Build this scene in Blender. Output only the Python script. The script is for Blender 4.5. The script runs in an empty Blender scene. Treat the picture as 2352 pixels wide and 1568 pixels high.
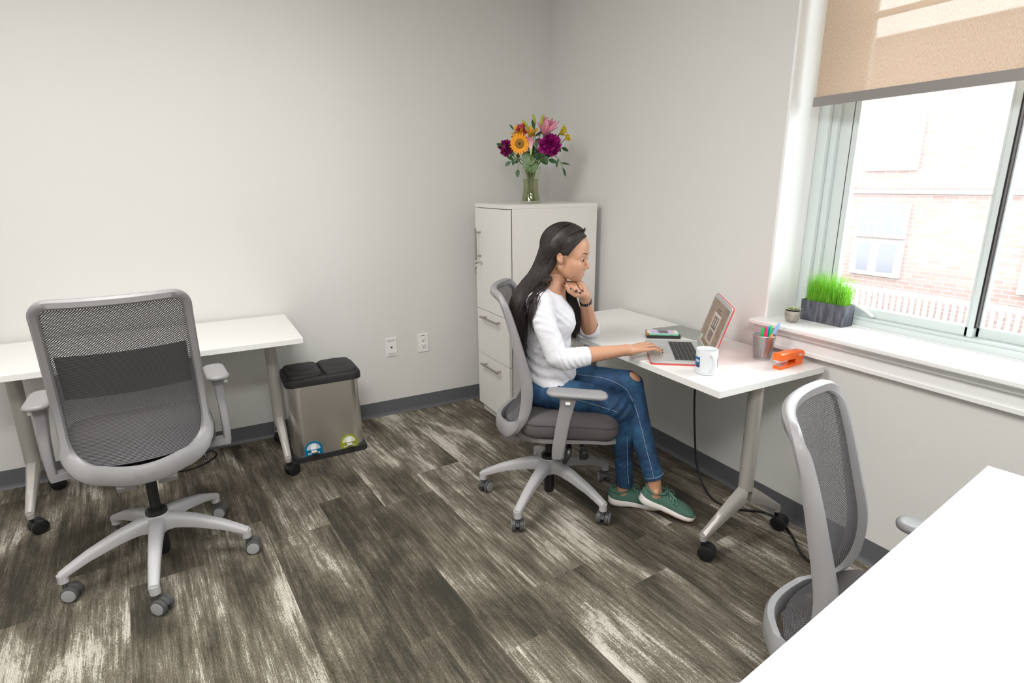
import bpy, math, random
import numpy as np
from mathutils import Vector, Matrix
random.seed(7); rng = np.random.default_rng(7)
C = bpy.context.scene.collection
R = math.radians

# ------------------------------------------------------------------ camera, world, lights, exposure
sc = bpy.context.scene
cam_d = bpy.data.cameras.new('camera'); cam = bpy.data.objects.new('camera', cam_d); C.objects.link(cam)
cam_d.sensor_width = 36.0; cam_d.lens = 1314.436 / 2352 * 36.0; cam_d.clip_start = 0.05; cam_d.clip_end = 200
_r = Vector((0.88096454, -0.47310909, -0.00832312)); _u = Vector((0.13285318, 0.23042388, 0.96397867)); _f = Vector((0.45414922, 0.85033677, -0.26584932))
cam.matrix_world = Matrix(((_r.x, _u.x, -_f.x, -2.1316), (_r.y, _u.y, -_f.y, -3.4471), (_r.z, _u.z, -_f.z, 1.4437), (0, 0, 0, 1)))
sc.camera = cam
sc.view_settings.view_transform = 'Standard'; sc.view_settings.look = 'None'
sc.view_settings.gamma = 1.0; sc.view_settings.use_curve_mapping = False
sc.view_settings.exposure = 0.34
sc.cycles.max_bounces = 10; sc.cycles.diffuse_bounces = 5; sc.cycles.transparent_max_bounces = 12
sc.cycles.sample_clamp_indirect = 4.0
sc.cycles.use_denoising = True
world = bpy.data.worlds.new('world'); sc.world = world; world.use_nodes = True
wb = world.node_tree.nodes['Background']; wb.inputs[0].default_value = (0.93, 0.97, 1.0, 1); wb.inputs[1].default_value = 8.0

def area_light(name, loc, rot, sx, sy, power, color, portal=False):
    d = bpy.data.lights.new(name, 'AREA'); d.shape = 'RECTANGLE'; d.size = sx; d.size_y = sy; d.energy = power; d.color = color
    o = bpy.data.objects.new(name, d); o.location = loc; o.rotation_euler = rot; C.objects.link(o)
    if portal: d.cycles.is_portal = True
    return o
area_light('window_portal', (0.31, -2.56, 1.68), (0, R(90), 0), 1.7, 1.5, 1, (1, 1, 1), True)
CEIL_FILL = [(-2.35, -1.75), (-3.7, -1.75), (-2.35, -3.9), (-0.9, -4.3)]     # unseen ceiling panels added as fill light, above the frame
CEIL_FILL_POWER = [33, 15, 58, 8]

# ------------------------------------------------------------------ materials
MATS = {}
def mat(name, col=(0.8, 0.8, 0.8), rough=0.5, metal=0.0, **kw):
    if name in MATS: return MATS[name]
    m = bpy.data.materials.new(name); m.use_nodes = True
    b = m.node_tree.nodes['Principled BSDF']
    b.inputs['Base Color'].default_value = (*col, 1); b.inputs['Roughness'].default_value = rough; b.inputs['Metallic'].default_value = metal
    for k, v in kw.items(): b.inputs[k.replace('_', ' ')].default_value = v
    MATS[name] = m; return m
def N(m, t, **kw):
    n = m.node_tree.nodes.new(t)
    for k, v in kw.items(): setattr(n, k, v)
    return n
def L(m, a, b): m.node_tree.links.new(a, b)
def bsdf(m): return m.node_tree.nodes['Principled BSDF']
def ramp(m, src, stops, interp='LINEAR'):
    r = N(m, 'ShaderNodeValToRGB'); r.color_ramp.interpolation = interp
    e = r.color_ramp.elements
    while len(e) < len(stops): e.new(0.5)
    for i, (p, c) in enumerate(stops):
        e[i].position = p; e[i].color = (*c, 1) if len(c) == 3 else c
    L(m, src, r.inputs[0]); return r
def bump_noise(m, scale=200, strength=0.1, dist=0.002, detail=2):
    tc = N(m, 'ShaderNodeTexCoord'); n = N(m, 'ShaderNodeTexNoise'); n.inputs['Scale'].default_value = scale; n.inputs['Detail'].default_value = detail
    L(m, tc.outputs['Object'], n.inputs['Vector'])
    b = N(m, 'ShaderNodeBump'); b.inputs['Strength'].default_value = strength; b.inputs['Distance'].default_value = dist
    L(m, n.outputs['Fac'], b.inputs['Height']); L(m, b.outputs[0], bsdf(m).inputs['Normal']); return n
def tint_noise(m, c1, c2, scale, detail=3, stretch=(1, 1, 1), lo=0.35, hi=0.65):
    tc = N(m, 'ShaderNodeTexCoord'); mp = N(m, 'ShaderNodeMapping'); mp.inputs['Scale'].default_value = stretch
    n = N(m, 'ShaderNodeTexNoise'); n.inputs['Scale'].default_value = scale; n.inputs['Detail'].default_value = detail
    L(m, tc.outputs['Object'], mp.inputs[0]); L(m, mp.outputs[0], n.inputs['Vector'])
    r = ramp(m, n.outputs['Fac'], [(lo, c1), (hi, c2)]); L(m, r.outputs[0], bsdf(m).inputs['Base Color']); return r

M_wall = mat('wall_paint', (0.68, 0.68, 0.665), 0.75); bump_noise(M_wall, 350, 0.06, 0.001)
M_white_trim = mat('trim_paint', (0.82, 0.83, 0.83), 0.35)
M_ceiling = mat('ceiling_paint', (0.8, 0.8, 0.78), 0.9)
M_base = mat('baseboard_rubber', (0.105, 0.107, 0.118), 0.45)
M_desk = mat('desk_laminate', (0.80, 0.80, 0.79), 0.28); bump_noise(M_desk, 900, 0.03, 0.0005)
M_cab = mat('cabinet_laminate', (0.76, 0.745, 0.72), 0.35)
M_leg = mat('desk_leg_metal', (0.46, 0.445, 0.42), 0.35, 0.35)
M_black = mat('black_plastic', (0.012, 0.012, 0.013), 0.32)
M_black_matte = mat('black_matte', (0.02, 0.02, 0.021), 0.6)
M_dark = mat('dark_grey_plastic', (0.075, 0.073, 0.075), 0.45)
M_shell = mat('chair_shell', (0.275, 0.27, 0.28), 0.38)
M_hub = mat('wheel_cap', (0.34, 0.34, 0.35), 0.4)
M_cush = mat('chair_cushion', (0.095, 0.085, 0.088), 0.85); bump_noise(M_cush, 900, 0.3, 0.001)
M_steel = mat('brushed_steel', (0.86, 0.85, 0.83), 0.24, 1.0)
M_nickel = mat('handle_nickel', (0.42, 0.39, 0.35), 0.3, 1.0)
M_chrome = mat('chrome', (0.75, 0.75, 0.76), 0.15, 1.0)
M_white_pl = mat('white_plastic', (0.82, 0.82, 0.81), 0.35)

# brushed look of the bin: very fine vertical grain in the roughness
_tc = N(M_steel, 'ShaderNodeTexCoord'); _mp = N(M_steel, 'ShaderNodeMapping'); _mp.inputs['Scale'].default_value = (240, 240, 3)
_n = N(M_steel, 'ShaderNodeTexNoise'); _n.inputs['Scale'].default_value = 3; L(M_steel, _tc.outputs['Object'], _mp.inputs[0]); L(M_steel, _mp.outputs[0], _n.inputs['Vector'])
_r2 = N(M_steel, 'ShaderNodeMapRange'); _r2.inputs[3].default_value = 0.26; _r2.inputs[4].default_value = 0.36; L(M_steel, _n.outputs['Fac'], _r2.inputs[0]); L(M_steel, _r2.outputs[0], bsdf(M_steel).inputs['Roughness'])

# ------------------------------------------------------------------ mesh helpers
class MB:
    def __init__(s): s.v = []; s.f = []; s.mi = []; s.uv = None
    def add(s, v, f, mi=0, M=None):
        o = len(s.v)
        for p in v:
            if M is not None: p = M @ Vector(p)
            s.v.append((p[0], p[1], p[2]))
        s.f += [tuple(i + o for i in q) for q in f]; s.mi += [mi] * len(f); return s
    def box(s, x0, x1, y0, y1, z0, z1, mi=0, M=None):
        v = [(x, y, z) for z in (z0, z1) for y in (y0, y1) for x in (x0, x1)]
        return s.add(v, [(0, 2, 3, 1), (4, 5, 7, 6), (0, 1, 5, 4), (2, 6, 7, 3), (0, 4, 6, 2), (1, 3, 7, 5)], mi, M)
    def loft(s, rings, mi=0, M=None, cap=True, closed=True, loop=False):
        n = len(rings[0]); v = [p for r in rings for p in r]; f = []
        m = len(rings)
        for i in range(m if loop else m - 1):
            for j in range(n if closed else n - 1):
                a = i * n + j; b = i * n + (j + 1) % n; i2 = (i + 1) % m
                f.append((a, b, i2 * n + (j + 1) % n, i2 * n + j))
        if cap and not loop: f.append(tuple(range(n))[::-1]); f.append(tuple((m - 1) * n + j for j in range(n)))
        return s.add(v, f, mi, M)
    def tube(s, pts, r, n=10, mi=0, M=None, sx=1, sy=1, up=None, cap=True, loop=False):
        P = [Vector(p) for p in pts]; k = len(P); rr = r if hasattr(r, '__len__') else [r] * k
        rings = []; prev = None
        for i, p in enumerate(P):
            if loop: t = P[(i + 1) % k] - P[i - 1]
            else: t = P[min(i + 1, k - 1)] - P[max(i - 1, 0)]
            t.normalize()
            if prev is None:
                a = Vector(up) if up else (Vector((0, 0, 1)) if abs(t.z) < 0.9 else Vector((1, 0, 0)))
            else: a = prev
            a = a - t * a.dot(t); a.normalize(); b = t.cross(a); prev = a
            rings.append([p + a * (math.cos(2 * math.pi * j / n) * rr[i] * sx) + b * (math.sin(2 * math.pi * j / n) * rr[i] * sy) for j in range(n)])
        return s.loft(rings, mi, M, cap, True, loop)
    def lathe(s, prof, n=32, mi=0, M=None, cap=True):
        return s.loft([[(r * math.cos(2 * math.pi * j / n), r * math.sin(2 * math.pi * j / n), z) for j in range(n)] for r, z in prof], mi, M, cap)
    def prism(s, poly, z0, z1, mi=0, M=None):
        return s.loft([[(x, y, z0) for x, y in poly], [(x, y, z1) for x, y in poly]], mi, M)
    def ell(s, c, r, mi=0, M=None, nu=16, nv=10, Rm=None):
        v = []; f = []
        for i in range(1, nv):
            a = math.pi * i / nv
            for j in range(nu):
                b = 2 * math.pi * j / nu; v.append(Vector((r[0] * math.sin(a) * math.cos(b), r[1] * math.sin(a) * math.sin(b), r[2] * math.cos(a))))
        v += [Vector((0, 0, r[2])), Vector((0, 0, -r[2]))]; T = len(v) - 2
        for i in range(nv - 2):
            for j in range(nu): f.append((i * nu + j, (i + 1) * nu + j, (i + 1) * nu + (j + 1) % nu, i * nu + (j + 1) % nu))
        for j in range(nu): f.append((T, j, (j + 1) % nu)); f.append((T + 1, (nv - 2) * nu + (j + 1) % nu, (nv - 2) * nu + j))
        if Rm is not None: v = [Rm @ p for p in v]
        return s.add([p + Vector(c) for p in v], f, mi, M)
def obj(name, mb, mats, parent=None, smooth=True, ang=40, bevel=0, seg=2, sub=0, loc=None, rotz=None, label=None):
    me = bpy.data.meshes.new(name); me.from_pydata(mb.v, [], mb.f)
    if not isinstance(mats, (list, tuple)): mats = [mats]
    for m in mats: me.materials.append(m)
    if len(mats) > 1: me.polygons.foreach_set('material_index', mb.mi)
    if mb.uv is not None:
        uvl = me.uv_layers.new(name='uv'); li = np.zeros(len(me.loops), dtype=np.int32); me.loops.foreach_get('vertex_index', li)
        uvl.data.foreach_set('uv', np.array(mb.uv, dtype=np.float32)[li].ravel())
    me.validate(); me.update()
    if smooth:
        me.polygons.foreach_set('use_smooth', [True] * len(me.polygons)); me.set_sharp_from_angle(angle=R(ang))
    o = bpy.data.objects.new(name, me); C.objects.link(o)
    if parent: o.parent = parent
    if loc: o.location = loc
    if rotz is not None: o.rotation_euler = (0, 0, rotz)
    if bevel:
        b = o.modifiers.new('bevel', 'BEVEL'); b.width = bevel; b.segments = seg; b.limit_method = 'ANGLE'; b.angle_limit = R(50); b.harden_normals = True
    if sub: q = o.modifiers.new('sub', 'SUBSURF'); q.levels = sub; q.render_levels = sub
    if label: o['label'] = label
    return o
def tag(o, label, cat, group=None):
    o['label'] = label; o['category'] = cat
    if group: o['group'] = group
    return o
def thing(name, label, cat, loc=(0, 0, 0), rotz=0, group=None):
    o = bpy.data.objects.new(name, None); C.objects.link(o); o.location = loc; o.rotation_euler = (0, 0, rotz); o.empty_display_size = 0.05
    return tag(o, label, cat, group)
def struct(name, mb, m, parent=None, **kw):
    o = obj(name, mb, m, parent, **kw)
    if not parent: o['kind'] = 'structure'
    return o
def dup(root, loc, rotz):
    r = root.copy(); C.objects.link(r); r.location = loc; r.rotation_euler = (0, 0, rotz)
    for ch in list(root.children):
        c = ch.copy(); C.objects.link(c); c.parent = r
        for g in ch.children:
            d = g.copy(); C.objects.link(d); d.parent = c
    return r
def rrect(hx, hy, r, n=5, cx=0, cy=0):
    out = []
    for k, (sx, sy) in enumerate(((1, 1), (-1, 1), (-1, -1), (1, -1))):
        for i in range(n + 1):
            a = math.pi / 2 * (k + i / n); out.append((cx + sx * (hx - r) + r * math.cos(a), cy + sy * (hy - r) + r * math.sin(a)))
    return out
def spline(pts, n):
    P = [np.array(p, float) for p in pts]; P = [2 * P[0] - P[1]] + P + [2 * P[-1] - P[-2]]; out = []
    m = len(P) - 3
    for i in range(n):
        t = i / (n - 1) * m; k = min(int(t), m - 1); u = t - k; a, b, c, d = P[k:k + 4]
        out.append(tuple(0.5 * (2 * b + (c - a) * u + (2 * a - 5 * b + 4 * c - d) * u * u + (3 * b - 3 * c + d - a) * u ** 3)))
    return out
def interp(x, xs, ys): return float(np.interp(x, xs, ys))

# ------------------------------------------------------------------ room shell
CARPET = mat('carpet_planks', (0.2, 0.18, 0.15), 0.95)
def carpet(m):
    tc = N(m, 'ShaderNodeTexCoord'); mp = N(m, 'ShaderNodeMapping'); mp.inputs['Rotation'].default_value = (0, 0, R(-95.3)); mp.inputs['Location'].default_value = (0.7307, 0.1115, 0)
    mp.vector_type = 'POINT'
    L(m, tc.outputs['Object'], mp.inputs[0])
    br = N(m, 'ShaderNodeTexBrick'); br.offset = 0.19; br.offset_frequency = 2; br.inputs['Color1'].default_value = (0, 0, 0, 1); br.inputs['Color2'].default_value = (1, 1, 1, 1)
    br.inputs['Mortar'].default_value = (0.5, 0.5, 0.5, 1); br.inputs['Scale'].default_value = 1; br.inputs['Mortar Size'].default_value = 0.0; br.inputs['Brick Width'].default_value = 1.04; br.inputs['Row Height'].default_value = 0.25
    L(m, mp.outputs[0], br.inputs['Vector'])
    def noise(scale, stretch, detail, rough, wmul, dist=0.0):
        mm = N(m, 'ShaderNodeMapping'); mm.inputs['Scale'].default_value = stretch; L(m, mp.outputs[0], mm.inputs[0])
        n = N(m, 'ShaderNodeTexNoise', noise_dimensions='4D'); n.inputs['Scale'].default_value = scale; n.inputs['Detail'].default_value = detail; n.inputs['Roughness'].default_value = rough; n.inputs['Distortion'].default_value = dist
        w = N(m, 'ShaderNodeMath', operation='MULTIPLY'); w.inputs[1].default_value = wmul; L(m, br.outputs['Color'], w.inputs[0]); L(m, w.outputs[0], n.inputs['W']); L(m, mm.outputs[0], n.inputs['Vector']); return n.outputs['Fac']
    def math_(op, a, b):
        q = N(m, 'ShaderNodeMath', operation=op)
        for i, x in enumerate((a, b)):
            if isinstance(x, (int, float)): q.inputs[i].default_value = x
            else: L(m, x, q.inputs[i])
        return q.outputs[0]
    big = noise(1.7, (1.0, 3.0, 1), 5, 0.6, 5, 0.3)         # worn patches
    streak = noise(3.0, (1.0, 24, 1), 4, 0.7, 17)           # long streaks
    fine = noise(14, (1.0, 16, 1), 3, 0.8, 3)               # yarn
    speck = noise(260, (0.7, 1.0, 1), 2, 0.6, 3)
    pl = math_('MULTIPLY', math_('SUBTRACT', br.outputs['Color'], 0.5), 0.16)
    s = math_('ADD', math_('MULTIPLY', big, 1.75), math_('MULTIPLY', streak, 0.85)); s = math_('ADD', s, math_('MULTIPLY', fine, 0.50)); s = math_('ADD', s, pl); s = math_('ADD', s, math_('MULTIPLY', speck, 0.55))
    r = ramp(m, s, [(0.0, (0.020, 0.019, 0.012)), (0.30, (0.040, 0.036, 0.024)), (0.44, (0.090, 0.077, 0.055)), (0.56, (0.16, 0.138, 0.105)), (0.63, (0.215, 0.195, 0.155)), (0.69, (0.44, 0.41, 0.35)), (0.84, (0.62, 0.59, 0.53))])
    s2 = N(m, 'ShaderNodeMapRange'); s2.inputs[1].default_value = 1.22; s2.inputs[2].default_value = 2.42; L(m, s, s2.inputs[0]); L(m, s2.outputs[0], r.inputs[0])
    # ribs of the loop pile
    sp = N(m, 'ShaderNodeSeparateXYZ'); L(m, mp.outputs[0], sp.inputs[0])
    wv = math_('SINE', math_('MULTIPLY', sp.outputs[1], 2 * math.pi / 0.0042), 0)
    rib = N(m, 'ShaderNodeMapRange'); rib.inputs[1].default_value = -1; rib.inputs[3].default_value = 0.72; rib.inputs[4].default_value = 1.1; L(m, wv, rib.inputs[0])
    mx = N(m, 'ShaderNodeMix', data_type='RGBA', blend_type='MULTIPLY'); mx.inputs[0].default_value = 1.0
    L(m, r.outputs[0], mx.inputs[6]); L(m, rib.outputs[0], mx.inputs[7]); L(m, mx.outputs[2], bsdf(m).inputs['Base Color'])
    bp = N(m, 'ShaderNodeBump'); bp.inputs['Strength'].default_value = 0.5; bp.inputs['Distance'].default_value = 0.002; L(m, fine, bp.inputs['Height']); L(m, bp.outputs[0], bsdf(m).inputs['Normal'])
carpet(CARPET)
XL, YF, ZC = -4.6, -5.4, 2.75
YW0, YW1, ZW0, ZW1 = -1.81, -3.32, 0.846, 2.52
struct('floor', MB().box(XL - 0.1, 0.3, YF - 0.1, 0.1, -0.1, 0), CARPET, smooth=False)
struct('ceiling', MB().box(XL - 0.1, 0.3, YF - 0.1, 0.1, ZC, ZC + 0.1), M_ceiling, smooth=False)
struct('wall_back', MB().box(XL - 0.1, 0.3, 0, 0.1, 0, ZC), M_wall, smooth=False)
struct('wall_left', MB().box(XL - 0.1, XL, YF, 0, 0, ZC), M_wall, smooth=False)
struct('wall_front', MB().box(XL - 0.1, 0.3, YF - 0.1, YF, 0, ZC), M_wall, smooth=False)
struct('wall_right', MB().box(0, 0.3, YW0, 0, 0, ZC).box(0, 0.3, YF, YW1, 0, ZC).box(0, 0.3, YW1, YW0, 0, ZW0).box(0, 0.3, YW1, YW0, ZW1, ZC), M_wall, smooth=False)
def cove(p0, p1, inward):
    # vinyl cove base: flat face with a toe that sweeps out onto the carpet
    prof = [(0, 0.0965), (0.003, 0.0965), (0.004, 0.092), (0.004, 0.022), (0.007, 0.012), (0.013, 0.004), (0.0165, 0.0), (0, 0)]
    iv = Vector(inward); rings = [[Vector(p) + iv * d + Vector((0, 0, z)) for d, z in prof] for p in (p0, p1)]
    return MB().loft(rings)
struct('baseboard_back', cove((XL, 0, 0), (0, 0, 0), (0, -1, 0)), M_base, ang=60)
struct('baseboard_right', cove((0, YF, 0), (0, -0.001, 0), (-1, 0, 0)), M_base, ang=60)
struct('baseboard_left', cove((XL, YF, 0), (XL, 0, 0), (1, 0, 0)), M_base, ang=60)
struct('baseboard_front', cove((XL, YF, 0), (0, YF, 0), (0, 1, 0)), M_base, ang=60)
# painted reveal lining
M_reveal = mat('reveal_paint', (0.86, 0.87, 0.87), 0.5)
struct('trim_1', MB().box(0.0, 0.19, YW0 - 0.012, YW0, 0.868, ZW1).box(0.0, 0.19, YW1, YW1 + 0.012, 0.868, ZW1).box(0.0, 0.19, YW1, YW0, ZW1 - 0.012, ZW1), M_reveal, smooth=False)
# window: outer frame, two sashes, glass
wroot = bpy.data.objects.new('window_1', None); C.objects.link(wroot); wroot['kind'] = 'structure'
M_frame = mat('window_vinyl', (0.64, 0.71, 0.71), 0.3)
m = MB()
for (a, b, y0, y1) in ((0.185, 0.285, YW0 - 0.058, YW0 - 0.012), (0.205, 0.285, YW0 - 0.085, YW0 - 0.058), (0.185, 0.285, YW1 + 0.012, YW1 + 0.058), (0.205, 0.285, YW1 + 0.058, YW1 + 0.085)): m.box(a, b, y0, y1, 0.868, ZW1 - 0.012)
m.box(0.19, 0.205, YW1 + 0.05, YW0 - 0.05, 0.868, 0.893).box(0.205, 0.285, YW1 + 0.05, YW0 - 0.05, 0.868, 0.905).box(0.19, 0.285, YW1 + 0.05, YW0 - 0.05, ZW1 - 0.07, ZW1 - 0.012)
obj('window_frame', m, M_frame, wroot, smooth=False, bevel=0.003)
M_glass = mat('window_glass', (1, 1, 1), 0.0)
for n_ in list(M_glass.node_tree.nodes):
    if n_.type == 'BSDF_PRINCIPLED': M_glass.node_tree.nodes.remove(n_)
_g = N(M_glass, 'ShaderNodeBsdfGlossy'); _g.inputs['Roughness'].default_value = 0.02; _t = N(M_glass, 'ShaderNodeBsdfTransparent'); _t.inputs[0].default_value = (0.97, 0.985, 0.98, 1)
_mx = N(M_glass, 'ShaderNodeMixShader'); _fr = N(M_glass, 'ShaderNodeFresnel'); _fr.inputs[0].default_value = 1.15
L(M_glass, _fr.outputs[0], _mx.inputs[0]); L(M_glass, _t.outputs[0], _mx.inputs[1]); L(M_glass, _g.outputs[0], _mx.inputs[2]); L(M_glass, _mx.outputs[0], M_glass.node_tree.nodes['Material Output'].inputs[0])
def sash(y0, y1, x0, x1, stl, str_):
    m = MB().box(x0, x1, y0, y0 + stl, 0.905, ZW1 - 0.07).box(x0, x1, y1 - str_, y1, 0.905, ZW1 - 0.07).box(x0, x1, y0, y1, 0.905, 0.94).box(x0, x1, y0, y1, ZW1 - 0.11, ZW1 - 0.07)
    m.box(x0 + 0.008, x1 - 0.008, y0 + stl, y1 - str_, 2.036, 2.058)
    s = obj('sash', m, M_frame, wroot, smooth=False, bevel=0.002)
    obj('glass_pane', MB().box((x0 + x1) / 2 - 0.002, (x0 + x1) / 2 + 0.002, y0 + stl, y1 - str_, 0.94, ZW1 - 0.11), M_glass, s, smooth=False)
sash(-2.475, -1.895, 0.225, 0.255, 0.012, 0.075)
sash(YW1 + 0.085, -2.49, 0.245, 0.275, 0.06, 0.012)
obj('meeting_post', MB().box(0.218, 0.262, -2.492, -2.474, 0.905, ZW1 - 0.07), M_frame, wroot, smooth=False, bevel=0.002)
obj('gasket', MB().box(0.222, 0.272, -2.4975, -2.492, 0.94, ZW1 - 0.09), M_black, wroot, smooth=False)
obj('gasket', MB().box(0.224, 0.226, -1.948, -1.945, 0.905, ZW1 - 0.09), M_dark, wroot, smooth=False)
m = MB().tube(spline([(0.222, -2.02, 0.93), (0.205, -2.06, 0.945), (0.203, -2.11, 0.94), (0.205, -2.155, 0.915)], 14), 0.006, 8).ell((0.21, -2.03, 0.925), (0.015, 0.025, 0.01))
obj('crank_handle', m, M_white_trim, wroot)
# sill with nosing and moulded apron
m = MB().loft([[(x, y, z) for x, z in ((-0.070, 0.852), (-0.070, 0.864), (-0.066, 0.868), (0.19, 0.868), (0.19, 0.846), (-0.064, 0.846))] for y in (YW1 - 0.03, -1.788)])
m.loft([[(x, y, z) for x, z in ((0.0, 0.846), (-0.052, 0.846), (-0.050, 0.838), (-0.044, 0.832), (-0.040, 0.822), (-0.024, 0.815), (-0.024, 0.775), (-0.030, 0.772), (-0.030, 0.758), (0.0, 0.758))] for y in (YW1 - 0.03, -1.80)])
sill = struct('trim_2', m, M_white_trim, ang=30)
# roller blind
M_blind = mat('blind_fabric', (0.5, 0.36, 0.25), 0.9)
def blind_mat(m):
    nt = m.node_tree; out = nt.nodes['Material Output']; nt.nodes.remove(bsdf(m))
    tc = N(m, 'ShaderNodeTexCoord'); mp = N(m, 'ShaderNodeMapping'); mp.inputs['Scale'].default_value = (1, 420, 110); L(m, tc.outputs['Object'], mp.inputs[0])
    n = N(m, 'ShaderNodeTexNoise'); n.inputs['Scale'].default_value = 1.0; n.inputs['Detail'].default_value = 3; L(m, mp.outputs[0], n.inputs['Vector'])
    r = ramp(m, n.outputs['Fac'], [(0.3, (0.58, 0.44, 0.33)), (0.7, (0.74, 0.62, 0.50))])
    w1 = N(m, 'ShaderNodeTexWave', wave_type='BANDS', bands_direction='Y'); w1.inputs['Scale'].default_value = 160; L(m, tc.outputs['Object'], w1.inputs['Vector'])
    w2 = N(m, 'ShaderNodeTexWave', wave_type='BANDS', bands_direction='Z'); w2.inputs['Scale'].default_value = 160; L(m, tc.outputs['Object'], w2.inputs['Vector'])
    mu = N(m, 'ShaderNodeMath', operation='MULTIPLY'); L(m, w1.outputs['Fac'], mu.inputs[0]); L(m, w2.outputs['Fac'], mu.inputs[1])
    op = N(m, 'ShaderNodeMapRange'); op.inputs[3].default_value = 0.17; op.inputs[4].default_value = 0.34; L(m, mu.outputs[0], op.inputs[0])
    d = N(m, 'ShaderNodeBsdfDiffuse'); t = N(m, 'ShaderNodeBsdfTranslucent'); L(m, r.outputs[0], d.inputs[0]); L(m, r.outputs[0], t.inputs[0])
    a = N(m, 'ShaderNodeMixShader'); a.inputs[0].default_value = 0.30; L(m, d.outputs[0], a.inputs[1]); L(m, t.outputs[0], a.inputs[2])
    tr = N(m, 'ShaderNodeBsdfTransparent'); b = N(m, 'ShaderNodeMixShader'); L(m, op.outputs[0], b.inputs[0]); L(m, a.outputs[0], b.inputs[1]); L(m, tr.outputs[0], b.inputs[2]); L(m, b.outputs[0], out.inputs[0])
blind_mat(M_blind)
bl = thing('roller_blind', 'tan woven roller blind pulled part way down inside the window recess', 'blind', (0.085, -2.56, 1.75))
obj('fabric', MB().box(-0.0006, 0.0006, -0.70, 0.692, 0.0, 0.72), M_blind, bl, smooth=False)
obj('hem_bar', MB().prism(rrect(0.007, 0.70, 0.006, 3), -0.022, 0.012), mat('hem_bar_taupe', (0.27, 0.25, 0.245), 0.5), bl, label='taupe hem bar')
obj('roller_tube', MB().tube([(0, -0.71, 0.735), (0, 0.70, 0.735)], 0.022, 16), M_white_trim, bl)
# fill light panels added on the ceiling, out of view
for i, (x, y) in enumerate(CEIL_FILL):
    t = thing('ceiling_fill_panel', 'unseen white ceiling fill light panel ' + ('above the middle of the room', 'above the left desk', 'behind the camera on the left', 'behind the camera by the window wall')[i], 'light', (x, y, ZC), 0, 'ceiling fill light panels')
    obj('frame', MB().box(-0.62, 0.62, -0.32, 0.32, -0.012, 0.0), M_white_trim, t, smooth=False)
    area_light('ceiling_fill_light', (x, y, ZC - 0.02), (0, 0, 0), 1.15, 0.55, CEIL_FILL_POWER[i], (1.0, 0.975, 0.94))

# ------------------------------------------------------------------ outside: brick building across the street
M_brick = mat('pale_brick', (0.5, 0.3, 0.25), 0.9)
def brick_mat(m):
    tc = N(m, 'ShaderNodeTexCoord'); sp = N(m, 'ShaderNodeSeparateXYZ'); cb = N(m, 'ShaderNodeCombineXYZ'); L(m, tc.outputs['Object'], sp.inputs[0]); L(m, sp.outputs[1], cb.inputs[0]); L(m, sp.outputs[2], cb.inputs[1])
    br = N(m, 'ShaderNodeTexBrick'); br.inputs['Scale'].default_value = 1; br.inputs['Brick Width'].default_value = 0.22; br.inputs['Row Height'].default_value = 0.075; br.inputs['Mortar Size'].default_value = 0.008
    br.inputs['Color1'].default_value = (0.19, 0.125, 0.11, 1); br.inputs['Color2'].default_value = (0.215, 0.155, 0.14, 1); br.inputs['Mortar'].default_value = (0.245, 0.21, 0.20, 1)
    L(m, cb.outputs[0], br.inputs['Vector']); L(m, br.outputs['Color'], bsdf(m).inputs['Base Color'])
brick_mat(M_brick)
BX = 9.5
bt = thing('brick_building', 'red brick building with white framed windows seen across the street through the window', 'building', (BX, 0, -4))
obj('wall', MB().box(0, 3, -14, 16, 0, 7.98), M_brick, bt, smooth=False)
obj('cornice', MB().box(-0.08, 0, -14, 16, 5.2, 5.28), mat('slate_band', (0.12, 0.115, 0.13), 0.7), bt, smooth=False, label='dark slate string course')
obj('parapet', MB().box(-0.12, 3.0, -14, 16, 7.98, 8.0), M_white_trim, bt, smooth=False)
M_ext_white = mat('outside_white', (0.45, 0.45, 0.45), 0.7); M_ext_glass = mat('outside_glass', (0.11, 0.11, 0.125), 0.6)
for y in (-2.6, 0.3, 3.1, 6.0):
    for z0, z1, mun in ((3.72, 4.26, 0), (4.46, 4.95, 1), (5.7, 6.5, 0)):
        w = obj('window', MB().box(-0.06, 0.0, y - 0.48, y + 0.48, z0 - 0.08, z1 + 0.08), M_ext_white, bt, smooth=False, label='white window frame')
        m = MB().box(-0.065, -0.06, y - 0.36, y - 0.04, z0, z1).box(-0.065, -0.06, y + 0.12, y + 0.36, z0, z1)
        if mun: m = MB(); [m.box(-0.065, -0.06, y - 0.42 + k * 0.17, y - 0.28 + k * 0.17, z0 + q * 0.2, z0 + 0.16 + q * 0.2) for k in range(5) for q in range(3)]
        obj('pane', m, M_ext_glass, w, smooth=False)
m = MB().box(-1.0, -0.94, -9, 8, 3.50, 3.58).box(-1.0, -0.94, -9, 8, 2.55, 2.62)
for k in range(160): m.box(-0.99, -0.95, -9 + k * 0.106, -8.95 + k * 0.106, 2.6, 3.52)
rl = thing('porch_railing', 'white picket railing in front of the brick building outside', 'railing', (BX, 0, -4)); obj('pickets', m, M_ext_white, rl, smooth=False)
rl.location = (BX, 0, -4)
obj('porch_deck', MB().box(-1.0, 0, -9, 8, 2.35, 2.55), M_ext_white, rl, smooth=False)
struct('trim_3', MB().box(0.32, BX, -14, 16, -4.1, -4.0), mat('street', (0.12, 0.12, 0.12), 0.9), smooth=False)

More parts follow.
